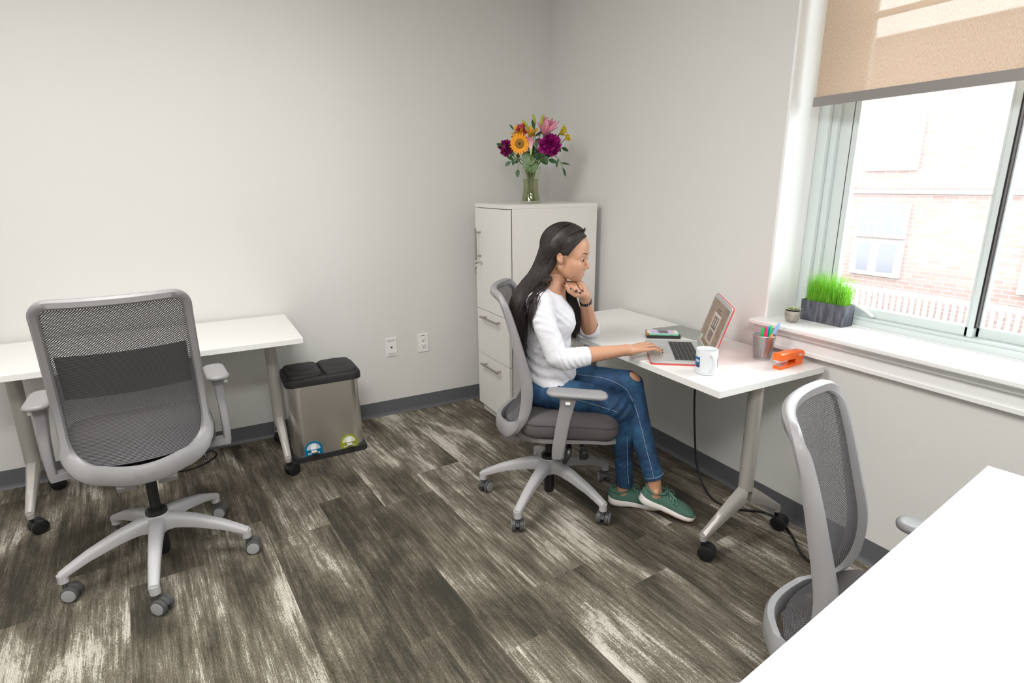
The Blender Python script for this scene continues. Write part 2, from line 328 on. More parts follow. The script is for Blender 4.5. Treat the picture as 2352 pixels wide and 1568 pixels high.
# ------------------------------------------------------------------ desks
def caster_mb(rw=0.03, w=0.018, gap=0.012, stem=0.03, trail=0.02):
    """twin wheel caster, stem top at z=2*rw+stem, axle along local y, wheel centre trailing on -x"""
    return rw, w, gap, stem, trail
def cyl(mb, c, axis, r, h, n=24, mi=0, r2=None):
    a = Vector(axis).normalized(); t = Vector((0, 0, 1)) if abs(a.z) < 0.9 else Vector((1, 0, 0)); u = a.cross(t).normalized(); v = a.cross(u); c = Vector(c); r2 = r if r2 is None else r2
    mb.loft([[c + a * (s * h / 2) + u * (q * math.cos(2 * math.pi * j / n)) + v * (q * math.sin(2 * math.pi * j / n)) for j in range(n)] for s, q in ((-1, r2 * 0.9), (-0.8, r2), (0.8, r), (1, r * 0.9))], mi); return mb
def caster(parent, loc, rz, rw=0.029, hubcap=True, brake=False, name='caster'):
    c = obj(name, MB().tube([(0, 0, rw * 1.2), (0, 0, loc[2])], 0.007, 10).loft([[(-0.018 + (rw * k) * math.cos(a), y, rw + rw * k * math.sin(a)) for a in [R(10 + 16 * i) for i in range(11)]] for y, k in ((-0.0075, 1.02), (0.0075, 1.02))]), M_dark if hubcap else M_black, parent, loc=(loc[0], loc[1], 0), rotz=rz)
    for s in (-1, 1):
        w = obj('wheel', cyl(MB(), (-0.018, s * 0.017, rw), (0, 1, 0), rw, 0.018, 28), M_dark if hubcap else M_black, c)
    if hubcap:
        for s in (-1, 1): obj('hub_cap', cyl(MB(), (-0.018, s * 0.0265, rw), (0, 1, 0), rw * 0.8, 0.003, 28), M_hub, c, label='light grey wheel disc')
    if brake: obj('brake_tab', MB().box(-0.05, -0.03, -0.012, 0.012, rw * 0.6, rw * 1.3), M_black, c, bevel=0.003)
    return c
def desk_leg(parent, px, py, ax, brake_end=1):
    """post with two spreading feet; ax='x' feet spread along x"""
    m = MB(); ring = lambda z, rx, ry: [(px + rx * math.cos(2 * math.pi * j / 20), py + ry * math.sin(2 * math.pi * j / 20), z) for j in range(20)]
    m.loft([ring(0.245, 0.03, 0.026), ring(0.71, 0.03, 0.026)])
    l = obj('leg', m, M_leg, parent)
    f = MB()
    for s in (-1, 1):
        rings = []
        for t in np.linspace(0, 1, 8):
            d = 0.012 + t * 0.21; zt = 0.262 - 0.150 * t ** 1.05; h = 0.07 - 0.040 * t; w = 0.026 - 0.010 * t
            sec = [(-w, -h * 0.3), (-w * 0.55, 0), (w * 0.55, 0), (w, -h * 0.3), (w * 0.8, -h), (-w * 0.8, -h)]
            rings.append([(px + s * d + 0, py + a, zt + b) if ax == 'x' else (px + a, py + s * d, zt + b) for a, b in sec])
        f.loft(rings)
        ex, ey = (px + s * 0.216, py) if ax == 'x' else (px, py + s * 0.216)
        f.tube([(ex, ey, 0.078), (ex, ey, 0.10)], 0.014, 12)
    obj('foot', f, M_leg, parent, ang=50)
    for s in (-1, 1):
        ex, ey = (px + s * 0.216, py) if ax == 'x' else (px, py + s * 0.216)
        caster(parent, (ex, ey, 0.085), {('x', 1): R(35), ('x', -1): R(60), ('y', 1): R(200), ('y', -1): R(-150)}[(ax, s)], 0.032, False, True)
def desk(name, label, loc, rotz, w, d, legs, ax_local='y'):
    t = thing(name, label, 'desk', loc, rotz)
    obj('desktop', MB().box(0, w, -d, 0, 0.709, 0.737), M_desk, t, smooth=False, bevel=0.0025)
    for lx in legs:
        desk_leg(t, lx, -d / 2 - 0.01, 'y')
        obj('support_bracket', MB().box(lx - 0.035, lx + 0.035, -d + 0.06, -0.06, 0.698, 0.709), M_leg, t, smooth=False)
    obj('cable_tray', MB().box(legs[0] + 0.15, legs[1] - 0.15, -0.12, -0.05, 0.66, 0.709), M_black_matte, t, smooth=False)
    return t
# local +x runs along the desk, back edge at y=0
left_desk = desk('desk', 'white laminate desk with silver wheeled legs against the left wall beside the steel bin', (-3.055, -0.032, 0), R(0.6), 1.285, 0.605, (0.115, 1.16))
work_desk = desk('desk', 'white laminate desk under the window corner with the open laptop and mug on it', (-0.024, -0.855, 0), R(-90), 1.275, 0.582, (0.11, 1.205))
near_desk = desk('desk', 'bare white desktop in the bottom right foreground in front of the tucked chair', (-1.688, -3.030, 0), R(8.2), 1.27, 0.605, (0.11, 1.16))

# ------------------------------------------------------------------ office chairs
M_base_l = mat('chair_base_light', (0.43, 0.425, 0.44), 0.4)
M_mesh = mat('chair_mesh', (0.16, 0.155, 0.16), 0.7)
def mesh_mat(m, base1, highlight):
    nt = m.node_tree; out = nt.nodes['Material Output']; b = bsdf(m)
    uv = N(m, 'ShaderNodeUVMap'); sp = N(m, 'ShaderNodeSeparateXYZ'); L(m, uv.outputs[0], sp.inputs[0])
    def mth(op, a, bb):
        q = N(m, 'ShaderNodeMath', operation=op)
        for i, x in enumerate((a, bb)):
            if isinstance(x, (int, float)): q.inputs[i].default_value = x
            else: L(m, x, q.inputs[i])
        return q.outputs[0]
    # uv in metres: threads run across (v) with staggered slots (u)
    row = mth('FLOOR', mth('DIVIDE', sp.outputs[1], 0.0042), 0)
    rv = mth('FRACT', mth('DIVIDE', sp.outputs[1], 0.0042), 0)
    uu = mth('FRACT', mth('ADD', mth('DIVIDE', sp.outputs[0], 0.008), mth('MULTIPLY', row, 0.5)), 0)
    hole = mth('MULTIPLY', mth('MULTIPLY', mth('GREATER_THAN', rv, 0.48), mth('LESS_THAN', rv, 0.88)), mth('MULTIPLY', mth('GREATER_THAN', uu, 0.25), mth('LESS_THAN', uu, 0.75)))
    r = ramp(m, rv, [(0.0, base1), (0.45, highlight), (0.6, base1)]); L(m, r.outputs[0], b.inputs['Base Color'])  # paler band is a highlight painted along each thread row
    tr = N(m, 'ShaderNodeBsdfTransparent'); mx = N(m, 'ShaderNodeMixShader'); L(m, hole, mx.inputs[0]); L(m, b.outputs[0], mx.inputs[1]); L(m, tr.outputs[0], mx.inputs[2]); L(m, mx.outputs[0], out.inputs[0])
mesh_mat(M_mesh, (0.028, 0.026, 0.028), (0.20, 0.195, 0.21))
ZP = [0.30, 0.40, 0.46, 0.53, 0.61, 0.677, 0.784, 0.89, 0.99, 1.045]
XP = [-0.20, -0.165, -0.125, -0.095, -0.084, -0.088, -0.116, -0.143, -0.174, -0.200]
_zz = np.linspace(0.3, 1.05, 60); _xx = np.interp(_zz, ZP, XP)
for _ in range(12): _xx[1:-1] = (_xx[:-2] + 2 * _xx[1:-1] + _xx[2:]) / 4
def back_x(y, z):
    bow = interp(z, [0.395, 0.50, 0.6, 1.05], [0.085, 0.06, 0.038, 0.055])
    return interp(z, _zz, _xx) - bow * (1 - min(1, (y / 0.21) ** 2))
def back_outline():
    pts = []; zt, zb = 1.028, 0.43; wt, wb = 0.209, 0.215; rt, rb = 0.045, 0.09
    for i in range(25): y = -0.0 + (wt - rt) * i / 24 * 1.0; pts.append((y, zt))
    for i in range(1, 8): a = R(90 - 90 * i / 8); pts.append((wt - rt + rt * math.cos(a), zt - rt + rt * math.sin(a)))
    for i in range(30): t = i / 29; pts.append((wt + (wb - wt) * min(1, t * 1.5), zt - rt + (zb + rb - zt + rt) * t))
    for i in range(1, 12): a = R(-90 * i / 12); pts.append((wb - rb + rb * math.cos(a), zb + rb + rb * math.sin(a)))
    for i in range(16): pts.append(((wb - rb) * (1 - i / 15), zb - 0.012 * math.sin(i / 15 * math.pi / 2)))
    half = pts; full = half + [(-y, z) for y, z in half[-2:0:-1]]
    # resample away duplicates
    out = [full[0]]
    for p in full[1:]:
        if math.hypot(p[0] - out[-1][0], p[1] - out[-1][1]) > 0.006: out.append(p)
    return out
OUT = back_outline()
def inner_half(z):
    zt, zb = 1.028, 0.43
    if z > zt - 0.045: return 0.209 - 0.045 + math.sqrt(max(0, 0.045 ** 2 - (z - zt + 0.045) ** 2))
    if z < zb + 0.09: return 0.215 - 0.09 + math.sqrt(max(0, 0.09 ** 2 - (zb + 0.09 - z) ** 2))
    return 0.209 + 0.006 * min(1, (zt - 0.045 - z) / 0.34)
def make_chair(label, loc, rotz, base_rot=0, with_text=False, cast=0.0, lumbar=True):
    t = thing('office_chair', label, 'chair', loc, rotz)
    m = MB()
    for k in range(5):
        a = 2 * math.pi * k / 5; rings = []
        for s in np.linspace(0, 1, 14):
            d = 0.018 + 0.310 * s; zt = interp(s, [0, .15, .4, .7, .9, 1], [0.216, 0.212, 0.193, 0.160, 0.130, 0.113]); h = interp(s, [0, .2, 1], [0.070, 0.052, 0.026]); w = interp(s, [0, .15, 1], [0.034, 0.026, 0.0175])
            sec = [(-w, -h * 0.35), (-w * 0.75, -h * 0.08), (-w * 0.35, 0), (w * 0.35, 0), (w * 0.75, -h * 0.08), (w, -h * 0.35), (w * 0.85, -h), (-w * 0.85, -h)]
            rings.append([(d * math.cos(a) - q * math.sin(a), d * math.sin(a) + q * math.cos(a), zt + b) for q, b in sec])
        m.loft(rings); m.tube([(0.318 * math.cos(a), 0.318 * math.sin(a), z) for z in (0.074, 0.105)], 0.0175, 16)
    m.lathe([(0.030, 0.135), (0.044, 0.15), (0.046, 0.205), (0.040, 0.217), (0.028, 0.219)], 28)
    obj('star_base', m, M_base_l, t, ang=45, rotz=base_rot)
    for k in range(5):
        a = 2 * math.pi * k / 5 + base_rot
        caster(t, (0.318 * math.cos(a), 0.318 * math.sin(a), 0.08), cast + [0.15, -0.3, 0.25, -0.1, 0.4][k])
    g = obj('gas_lift', MB().lathe([(0.02, 0.04), (0.024, 0.05), (0.024, 0.14), (0.038, 0.2), (0.038, 0.232), (0.03, 0.24), (0.019, 0.242), (0.019, 0.38)], 24), M_black, t)
    up = bpy.data.objects.new  # upper assembly parts are shifted in z through UP list
    U = []
    m = MB().box(-0.12, 0.12, -0.075, 0.075, 0.355, 0.395).box(-0.07, 0.05, -0.05, 0.05, 0.325, 0.36)
    U.append(obj('tilt_mechanism', m, M_dark, t, bevel=0.01))
    lv = MB().tube([(0.10, -0.05, 0.375), (0.14, -0.14, 0.36), (0.15, -0.17, 0.35)], 0.010, 10).loft([[(0.150 + a, -0.19 + 0.0 + b * 0.3, z + b) for a, b in ((-w, -0.004), (w, -0.004), (w, 0.004), (-w, 0.004))] for z, w in ((0.362, 0.010), (0.335, 0.016), (0.305, 0.014))])
    cyl(lv, (0.155, -0.195, 0.325), (0, 1, 0), 0.019, 0.014)
    U.append(obj('tension_knob', lv, M_black, t))
    U.append(obj('tilt_lever', MB().tube(spline([(0.07, -0.06, 0.37), (0.09, -0.15, 0.362), (0.088, -0.19, 0.33), (0.07, -0.20, 0.285)], 10), [0.008] * 4 + [0.010, 0.012, 0.013, 0.012, 0.011, 0.008], 8, sx=0.6), M_black, t))
    # seat pan sweeps from the back rim forward below the cushion
    rings = []
    for s in np.linspace(0, 1, 18):
        x = -0.15 + 0.435 * s; z = interp(s, [0, .12, .3, .8, 1], [0.395, 0.385, 0.398, 0.400, 0.392]); hw = interp(s, [0, .15, .3, .9, 1], [0.10, 0.19, 0.232, 0.235, 0.21]); th = interp(s, [0, .2, 1], [0.04, 0.03, 0.012])
        rings.append([(x, -hw, z + 0.012), (x, -hw * 0.98, z + 0.002 - th * 0.4), (x, -hw * 0.85, z - th * 0.8), (x, hw * 0.85, z - th * 0.8), (x, hw * 0.98, z + 0.002 - th * 0.4), (x, hw, z + 0.012), (x, hw * 0.9, z + 0.008), (x, -hw * 0.9, z + 0.008)])
    U.append(obj('seat_pan', MB().loft(rings), M_shell, t, ang=50))
    rings = []
    for z, ins in ((0.402, 0.028), (0.412, 0.008), (0.43, 0.0), (0.462, 0.0), (0.482, 0.006), (0.497, 0.022), (0.505, 0.05), (0.507, 0.10)):
        rings.append([(x, y, z - 0.22 * max(0, x - 0.20) ** 1.0 * (1 if z > 0.44 else 0.3) * 0.9 + 0.004) for x, y in rrect(0.207 - ins, 0.242 - ins, max(0.02, 0.075 - ins * 0.6), 6, cx=0.090)])
    c = obj('seat_cushion', MB().loft(rings), M_cush, t, ang=70); U.append(c)
    obj('seam', MB().tube([(x, y, 0.477 - 0.2 * max(0, x - 0.2)) for x, y in rrect(0.2075, 0.2425, 0.078, 8, cx=0.090)], 0.0022, 6, loop=True), M_dark, c)
    # back frame ring
    rings = []; n = len(OUT)
    for i, (y, z) in enumerate(OUT):
        y0, z0 = OUT[i - 1]; y1, z1 = OUT[(i + 1) % n]; ty, tz = y1 - y0, z1 - z0; l = math.hypot(ty, tz); ty /= l; tz /= l; ny, nz = tz, -ty
        if ny * y + nz * (z - 0.7) < 0: ny, nz = -ny, -nz
        bot = max(0, min(1, (0.55 - z) / 0.12)); top = max(0, min(1, (z - 0.95) / 0.06))
        hw = 0.0145 + 0.018 * bot + 0.001 * top; hd = 0.015 + 0.009 * max(0, min(1, (1.0 - z) / 0.3)) * (1 - bot) ; x = back_x(y, z)
        sec = [(-1, -0.55), (-0.6, -1), (0.5, -1), (1, -0.5), (1, 0.5), (0.6, 1), (-0.7, 1), (-1, 0.6)]
        rings.append([(x + b * hd, y + ny * a * hw, z + nz * a * hw) for a, b in sec])
    bf = obj('back_frame', MB().loft(rings, loop=True), M_shell, t, ang=42); U.append(bf)
    mb = MB(); nz_, ny_ = 60, 28; uvs = []
    for i in range(nz_):
        z = 0.452 + (1.014 - 0.452) * i / (nz_ - 1); h = inner_half(z) - 0.004
        for j in range(ny_):
            y = -h + 2 * h * j / (ny_ - 1); mb.v.append((back_x(y, z) + 0.006, y, z)); uvs.append((y + 0.5, z))
    for i in range(nz_ - 1):
        for j in range(ny_ - 1): a = i * ny_ + j; mb.f.append((a, a + 1, a + ny_ + 1, a + ny_)); mb.mi.append(0)
    mb.uv = uvs
    U.append(obj('back_mesh', mb, M_mesh, t))
    if lumbar:
        mb = MB(); rows = []
        for z in np.linspace(0.68, 0.84, 8): rows.append([(back_x(y, z) + 0.018, y, z) for y in np.linspace(-0.19, 0.19, 20)])
        for z in np.linspace(0.84, 0.68, 8): rows.append([(back_x(y, z) + 0.022, y, z) for y in np.linspace(-0.19, 0.19, 20)])
        mb.loft(rows, closed=False, cap=False, loop=True)
        U.append(obj('lumbar_support', mb, M_black_matte, t, label='dark lumbar band behind the mesh'))
    m = MB()
    for s in (-1, 1):
        m.loft([[(x, s * 0.062 + q, z + e) for q, e in ((-w, -0.012), (w, -0.012), (w, 0.012), (-w, 0.012))] for x, z, w in ((-0.06, 0.378, 0.022), (-0.13, 0.358, 0.026), (-0.19, 0.362, 0.030), (-0.212, 0.386, 0.030))])
    U.append(obj('back_bracket', m, M_shell, t, bevel=0.003))
    for s in (-1, 1):
        rings = []
        for z, x, w, th, y in ((0.628, 0.085, 0.050, 0.030, 0.283), (0.615, 0.083, 0.034, 0.026, 0.283), (0.58, 0.078, 0.029, 0.022, 0.285), (0.50, 0.062, 0.027, 0.019, 0.288), (0.42, 0.050, 0.026, 0.018, 0.288), (0.372, 0.045, 0.024, 0.017, 0.286), (0.352, 0.042, 0.020, 0.015, 0.284)):
            rings.append([(x + a, s * y + b, z) for a, b in rrect(w, th * 0.8, 0.008, 3)])
        rings2 = [[(x, s * y, z + e) for x, e in ((0.02, -0.012), (0.07, -0.012), (0.07, 0.012), (0.02, 0.012))] for y, z in ((0.285, 0.366), (0.23, 0.368), (0.12, 0.376), (0.07, 0.378))]
        a = obj('armrest', MB().loft(rings).loft(rings2), M_shell, t, ang=45); U.append(a)
        rings = []
        for z, ins in ((0.628, 0.010), (0.631, 0.002), (0.639, 0.0), (0.646, 0.004), (0.650, 0.012), (0.651, 0.022)):
            rings.append([(x, y, z - 0.05 * (x - 0.1)) for x, y in rrect(0.122 - ins, 0.042 - ins, 0.036 - ins, 7, cx=0.118, cy=s * 0.285)])
        obj('arm_pad', MB().loft(rings), M_shell, a, ang=60)
        obj('height_button', MB().box(0.072, 0.092, s * 0.306, s * 0.320, 0.600, 0.612), M_white_pl, a, bevel=0.002)
    if with_text:
        cu = bpy.data.curves.new('lettering', 'FONT'); cu.body = 'Allsteel'; cu.size = 0.021; cu.extrude = 0.0006; cu.align_x = 'CENTER'
        o = bpy.data.objects.new('tmp_text', cu); C.objects.link(o); dg = bpy.context.evaluated_depsgraph_get(); me = bpy.data.meshes.new_from_object(o.evaluated_get(dg)); bpy.data.objects.remove(o)
        q = bpy.data.objects.new('lettering', me); me.name = 'lettering'; me.materials.clear(); me.materials.append(M_hub); C.objects.link(q); q.parent = bf
        q.location = (back_x(0, 0.42) - 0.0165, 0.0, 0.418); q.rotation_euler = (R(90), 0, R(-90))
    return t, U
seat_chair, U1 = make_chair('grey mesh office chair the woman is sitting on', (-0.838, -1.383, 0), R(-34), R(69.6 + 34), cast=R(-135 + 34))
def shift(U, dz):
    for o in U: o.location.z += dz
for o in U1:
    if o.name.startswith('back'): o.location.z -= 0.018
left_chair, U2 = make_chair('empty grey mesh office chair seen from behind at the left desk', (-2.428, -1.04, 0), R(94.6), R(52.2 - 94.6), True, cast=R(150 - 94.6)); shift(U2, 0.070)
right_chair, U3 = make_chair('grey mesh office chair tucked under the bare white desk in the foreground', (-0.803, -2.835, 0), R(-66.4), R(59.4), lumbar=False); shift(U3, -0.106)

# ------------------------------------------------------------------ storage cabinet
cb = thing('storage_cabinet', 'tall white storage cabinet with a door and two file drawers standing in the corner', 'cabinet', (-0.645, -0.632, 0))
D, W, H = 0.595, 0.432, 1.331
M_cab_w = mat('cabinet_white_edge', (0.82, 0.82, 0.81), 0.3)
obj('body', MB().box(0.022, D, 0, W, 0.055, H - 0.022), M_cab, cb, smooth=False, bevel=0.001)
obj('top_panel', MB().box(0, D, -0.001, W, H - 0.022, H), M_cab, cb, smooth=False, bevel=0.0015)
obj('plinth', MB().box(0.03, D, 0.004, W - 0.004, 0, 0.055), M_cab, cb, smooth=False)
obj('side_edge', MB().box(0.0205, 0.0225, -0.0005, 0.001, 0.055, H - 0.022), M_black_matte, cb, smooth=False, label='dark gap line behind the door')
def bar_handle(parent, p0, p1):
    a, b = Vector(p0), Vector(p1); d = (b - a).normalized(); m = MB().tube([a - d * 0.012, b + d * 0.012], 0.006, 12)
    for p in (a + d * 0.012, b - d * 0.012): m.tube([p, (0.0, p.y, p.z)], 0.005, 10)
    obj('handle', m, M_nickel, parent)
dr = obj('door', MB().box(0, 0.02, 0.002, W - 0.002, 0.692, H - 0.026), M_cab, cb, smooth=False, bevel=0.001); bar_handle(dr, (-0.032, W - 0.07, 1.01), (-0.032, W - 0.07, 1.175))
lk = MB().tube([(0.0, W - 0.09, 0.985), (-0.012, W - 0.09, 0.985)], 0.011, 18); obj('lock', lk, M_chrome, dr)
k = MB().tube([(-0.012, W - 0.09, 0.985), (-0.035, W - 0.09, 0.985)], 0.003, 8); k.ell((-0.04, W - 0.09, 0.985), (0.010, 0.003, 0.009)); k.ell((-0.042, W - 0.088, 0.955), (0.008, 0.003, 0.010)); k.tube([(-0.043, W - 0.088, 0.945), (-0.044, W - 0.088, 0.915)], 0.003, 6)
obj('key', k, M_nickel, dr)
for z0, z1, hz in ((0.403, 0.688, 0.652), (0.056, 0.399, 0.348)):
    q = obj('drawer', MB().box(0, 0.02, 0.002, W - 0.002, z0, z1), M_cab, cb, smooth=False, bevel=0.001); bar_handle(q, (-0.032, 0.105, hz), (-0.032, 0.315, hz))

# ------------------------------------------------------------------ twin pedal bin
bn = thing('recycling_bin', 'brushed steel twin pedal bin with black double lid against the back wall', 'bin', (-1.655, -0.30, 0))
obj('base', MB().prism(rrect(0.200, 0.140, 0.03), 0, 0.02).prism(rrect(0.196, 0.136, 0.03), 0.02, 0.028), M_black_matte, bn, ang=60)
obj('body', MB().prism(rrect(0.188, 0.128, 0.060, 14), 0.028, 0.432), M_steel, bn, ang=60)
rings = [[(x, y, z) for x, y in rrect(0.198 - i, 0.138 - i, 0.045 - i * 0.5, 8)] for z, i in ((0.425, 0), (0.455, 0), (0.466, 0.004), (0.470, 0.012), (0.468, 0.018))]
rim = obj('lid_rim', MB().loft(rings), M_black_matte, bn, ang=60)
for s in (-1, 1):
    rings = [[(x, y, z + (0.0)) for x, y in rrect(0.088 - i, 0.122 - i, 0.03, 6, cx=s * 0.091)] for z, i in ((0.466, 0), (0.478, 0.001), (0.484, 0.006), (0.487, 0.014))]
    ld = obj('lid', MB().loft(rings), M_black_matte, bn, ang=50)
    prof = [(0.070 * math.sqrt(1 - (k / 6) ** 2) if k < 6 else 0.001, 0.486 + 0.010 * k / 6) for k in range(7)]
    mm = MB().loft([[(s * 0.091 + r * math.cos(a) * 1.0, 0.03 + r * math.sin(a) * 1.15 - 0.0, z) for a in [2 * math.pi * j / 32 for j in range(32)]] for r, z in prof])
    obj('lid_dome', mm, M_black_matte, ld, ang=60)
for x, col, nm in ((-0.092, (0.0, 0.16, 0.30), 'blue'), (0.098, (0.28, 0.33, 0.02), 'green')):
    md = mat('sticker_' + nm, col, 0.4); ml = mat('sticker_light_' + nm, tuple(0.5 + 0.5 * c for c in col), 0.5)
    yy = -0.1292; ring = MB()
    arc = lambda r, zc: [(x + r * math.cos(a), zc + r * math.sin(a)) for a in [math.pi * j / 24 for j in range(25)]]
    def flat(mb, poly, y, mi): mb.add([(px, y, pz) for px, pz in poly] + [(px, y + 0.0006, pz) for px, pz in poly], [tuple(range(len(poly))), tuple(range(len(poly), 2 * len(poly)))[::-1]] + [(i, i + len(poly), (i + 1) % len(poly) + len(poly), (i + 1) % len(poly)) for i in range(len(poly))], mi)
    zc = 0.062; flat(ring, [(x + 0.047, 0.029)] + arc(0.047, zc) + [(x - 0.047, 0.029)], yy, 0)
    flat(ring, arc(0.036, zc), yy - 0.0007, 1)
    flat(ring, [(x - 0.012, zc + 0.002), (x + 0.014, zc + 0.002), (x + 0.016, zc + 0.028), (x + 0.004, zc + 0.032), (x - 0.014, zc + 0.026)], yy - 0.0014, 2)
    for k in range(6): flat(ring, [(x - 0.030 + k * 0.0105, 0.036), (x - 0.0225 + k * 0.0105, 0.036), (x - 0.0225 + k * 0.0105, 0.044), (x - 0.030 + k * 0.0105, 0.044)], yy - 0.0014, 2)
    obj('sticker', ring, [md, ml, M_white_pl], bn, smooth=False, label=nm + ' half round recycling sticker')
    obj('pedal', MB().box(x - 0.016, x + 0.016, -0.165, -0.12, 0.052, 0.060), M_chrome, bn, smooth=False, bevel=0.002)

# ------------------------------------------------------------------ wall plates
def plate(label, x, duplex):
    t = thing('wall_outlet', label, 'outlet', (x, 0, 0.45))
    obj('cover_plate', MB().box(-0.036, 0.036, -0.006, 0, -0.06, 0.06), M_white_pl, t, smooth=False, bevel=0.002)
    dk = mat('socket_dark', (0.02, 0.02, 0.02), 0.6)
    if duplex:
        for z in (-0.021, 0.021):
            s = obj('receptacle', cyl(MB(), (0, -0.007, z), (0, 1, 0), 0.017, 0.004), M_white_pl, t)
            obj('slot', MB().box(-0.009, -0.006, -0.0095, -0.008, z, z + 0.009).box(0.005, 0.0075, -0.0095, -0.008, z, z + 0.009).box(-0.003, 0.003, -0.0095, -0.008, z - 0.011, z - 0.006), dk, s, smooth=False)
        obj('marking', MB().box(-0.012, -0.008, -0.0065, -0.0058, 0.046, 0.050).box(-0.006, -0.001, -0.0065, -0.0058, 0.046, 0.050).box(0.001, 0.006, -0.0065, -0.0058, 0.046, 0.050).box(0.008, 0.012, -0.0065, -0.0058, 0.046, 0.050), dk, t, smooth=False)
    else:
        obj('label_strip', MB().box(-0.026, 0.026, -0.0075, -0.0055, 0.038, 0.050).box(-0.026, 0.026, -0.0075, -0.0055, -0.050, -0.038), mat('label_strip', (0.6, 0.6, 0.6), 0.3), t, smooth=False)
        obj('jack', MB().box(-0.006, 0.006, -0.0075, -0.0055, -0.006, 0.003), dk, t, smooth=False)
plate('white data jack plate on the back wall, left of the power outlet', -1.161, False)
plate('white duplex power outlet on the back wall beside the cabinet', -0.949, True)

# ------------------------------------------------------------------ cables
tag(obj('power_cable', MB().tube(spline([(-0.13, -1.60, 0.70), (-0.13, -1.575, 0.60), (-0.14, -1.58, 0.45), (-0.15, -1.61, 0.27), (-0.16, -1.65, 0.12), (-0.17, -1.72, 0.03), (-0.18, -1.80, 0.006), (-0.16, -1.88, 0.006), (-0.10, -1.93, 0.006), (-0.055, -1.98, 0.006), (-0.06, -2.06, 0.006), (-0.12, -2.16, 0.006), (-0.19, -2.26, 0.006), (-0.2, -2.4, 0.006), (-0.12, -2.52, 0.006), (-0.05, -2.6, 0.006)], 90), 0.005, 8), M_black), 'black power cable hanging under the window desk and trailing over the carpet', 'cable')
tag(obj('power_cable', MB().tube(spline([(-2.42, -0.06, 0.006), (-2.41, -0.2, 0.006), (-2.36, -0.235, 0.006), (-2.28, -0.2, 0.006), (-2.22, -0.12, 0.006), (-2.24, -0.05, 0.008), (-2.33, -0.10, 0.012), (-2.42, -0.19, 0.012), (-2.45, -0.15, 0.008), (-2.40, -0.05, 0.008)], 60), 0.004, 8), M_black), 'black cable coiled on the carpet under the left desk', 'cable')

# ------------------------------------------------------------------ things on the window desk
ZD = 0.737
M_alu = mat('laptop_aluminium', (0.62, 0.62, 0.63), 0.35, 0.6)
M_coral = mat('coral_case', (0.60, 0.08, 0.065), 0.35)
M_key = mat('key_black', (0.018, 0.018, 0.02), 0.5)
lp = thing('laptop', 'open silver laptop in a coral red case on the window desk', 'laptop', (-0.605, -1.772, ZD), R(-37))
LD, LW = 0.232, 0.335
obj('case_bottom', MB().prism(rrect(LD / 2 + 0.002, LW / 2 + 0.002, 0.014, 5, LD / 2, LW / 2), 0.0, 0.006), M_coral, lp, ang=50)
base = obj('base', MB().prism(rrect(LD / 2, LW / 2, 0.013, 5, LD / 2, LW / 2), 0.006, 0.0145), M_alu, lp, ang=50, bevel=0.001)
obj('trackpad', MB().box(0.014, 0.088, LW / 2 - 0.054, LW / 2 + 0.054, 0.0143, 0.0149), mat('trackpad', (0.55, 0.55, 0.56), 0.3, 0.6), base, smooth=False)
kb = obj('keyboard', MB().box(0.098, 0.202, 0.026, LW - 0.026, 0.0143, 0.0148), mat('key_well', (0.30, 0.30, 0.31), 0.4, 0.5), lp, smooth=False)
rows = [(0.101, [1.0, 1.0, 1.0, 1.25, 5.0, 1.25, 1, 1, 1]), (0.1185, [2.3] + [1] * 10 + [2.2]), (0.136, [1.8] + [1] * 11 + [1.7]), (0.1535, [1.5] + [1] * 12 + [1.0]), (0.171, [1] * 13 + [1.5]), (0.1885, [1.036] * 14)]
for x, ws in rows:
    unit = (LW - 0.056) / sum(ws); y = 0.028; hh = 0.0155 if x < 0.188 else 0.010
    for w in ws:
        k_ = obj('key', MB().box(x, x + hh, LW - (y + w * unit) + 0.001, LW - y - 0.001, 0.0148, 0.0158), M_key, kb, smooth=False); y += w * unit
lid_a = R(17)
sx = lambda h, o: (LD - 0.004 + math.sin(lid_a) * h + math.cos(lid_a) * o, 0.015 + math.cos(lid_a) * h - math.sin(lid_a) * o)
def lidslab(y0, y1, h0, h1, o0, o1, r=0.012):
    m = MB(); pts = rrect((h1 - h0) / 2, (y1 - y0) / 2, r, 5, (h0 + h1) / 2, (y0 + y1) / 2)
    return m.loft([[(sx(h, o)[0], y, sx(h, o)[1]) for h, y in pts] for o in (o0, o1)])
obj('case_lid', lidslab(-0.002, LW + 0.002, 0.0, LD + 0.002, 0.0045, 0.009), M_coral, lp, ang=50)
scn = obj('screen_lid', lidslab(0, LW, 0.001, LD, -0.001, 0.0046), M_alu, lp, ang=50)
M_scr = mat('laptop_screen', (0.02, 0.02, 0.02), 0.12)
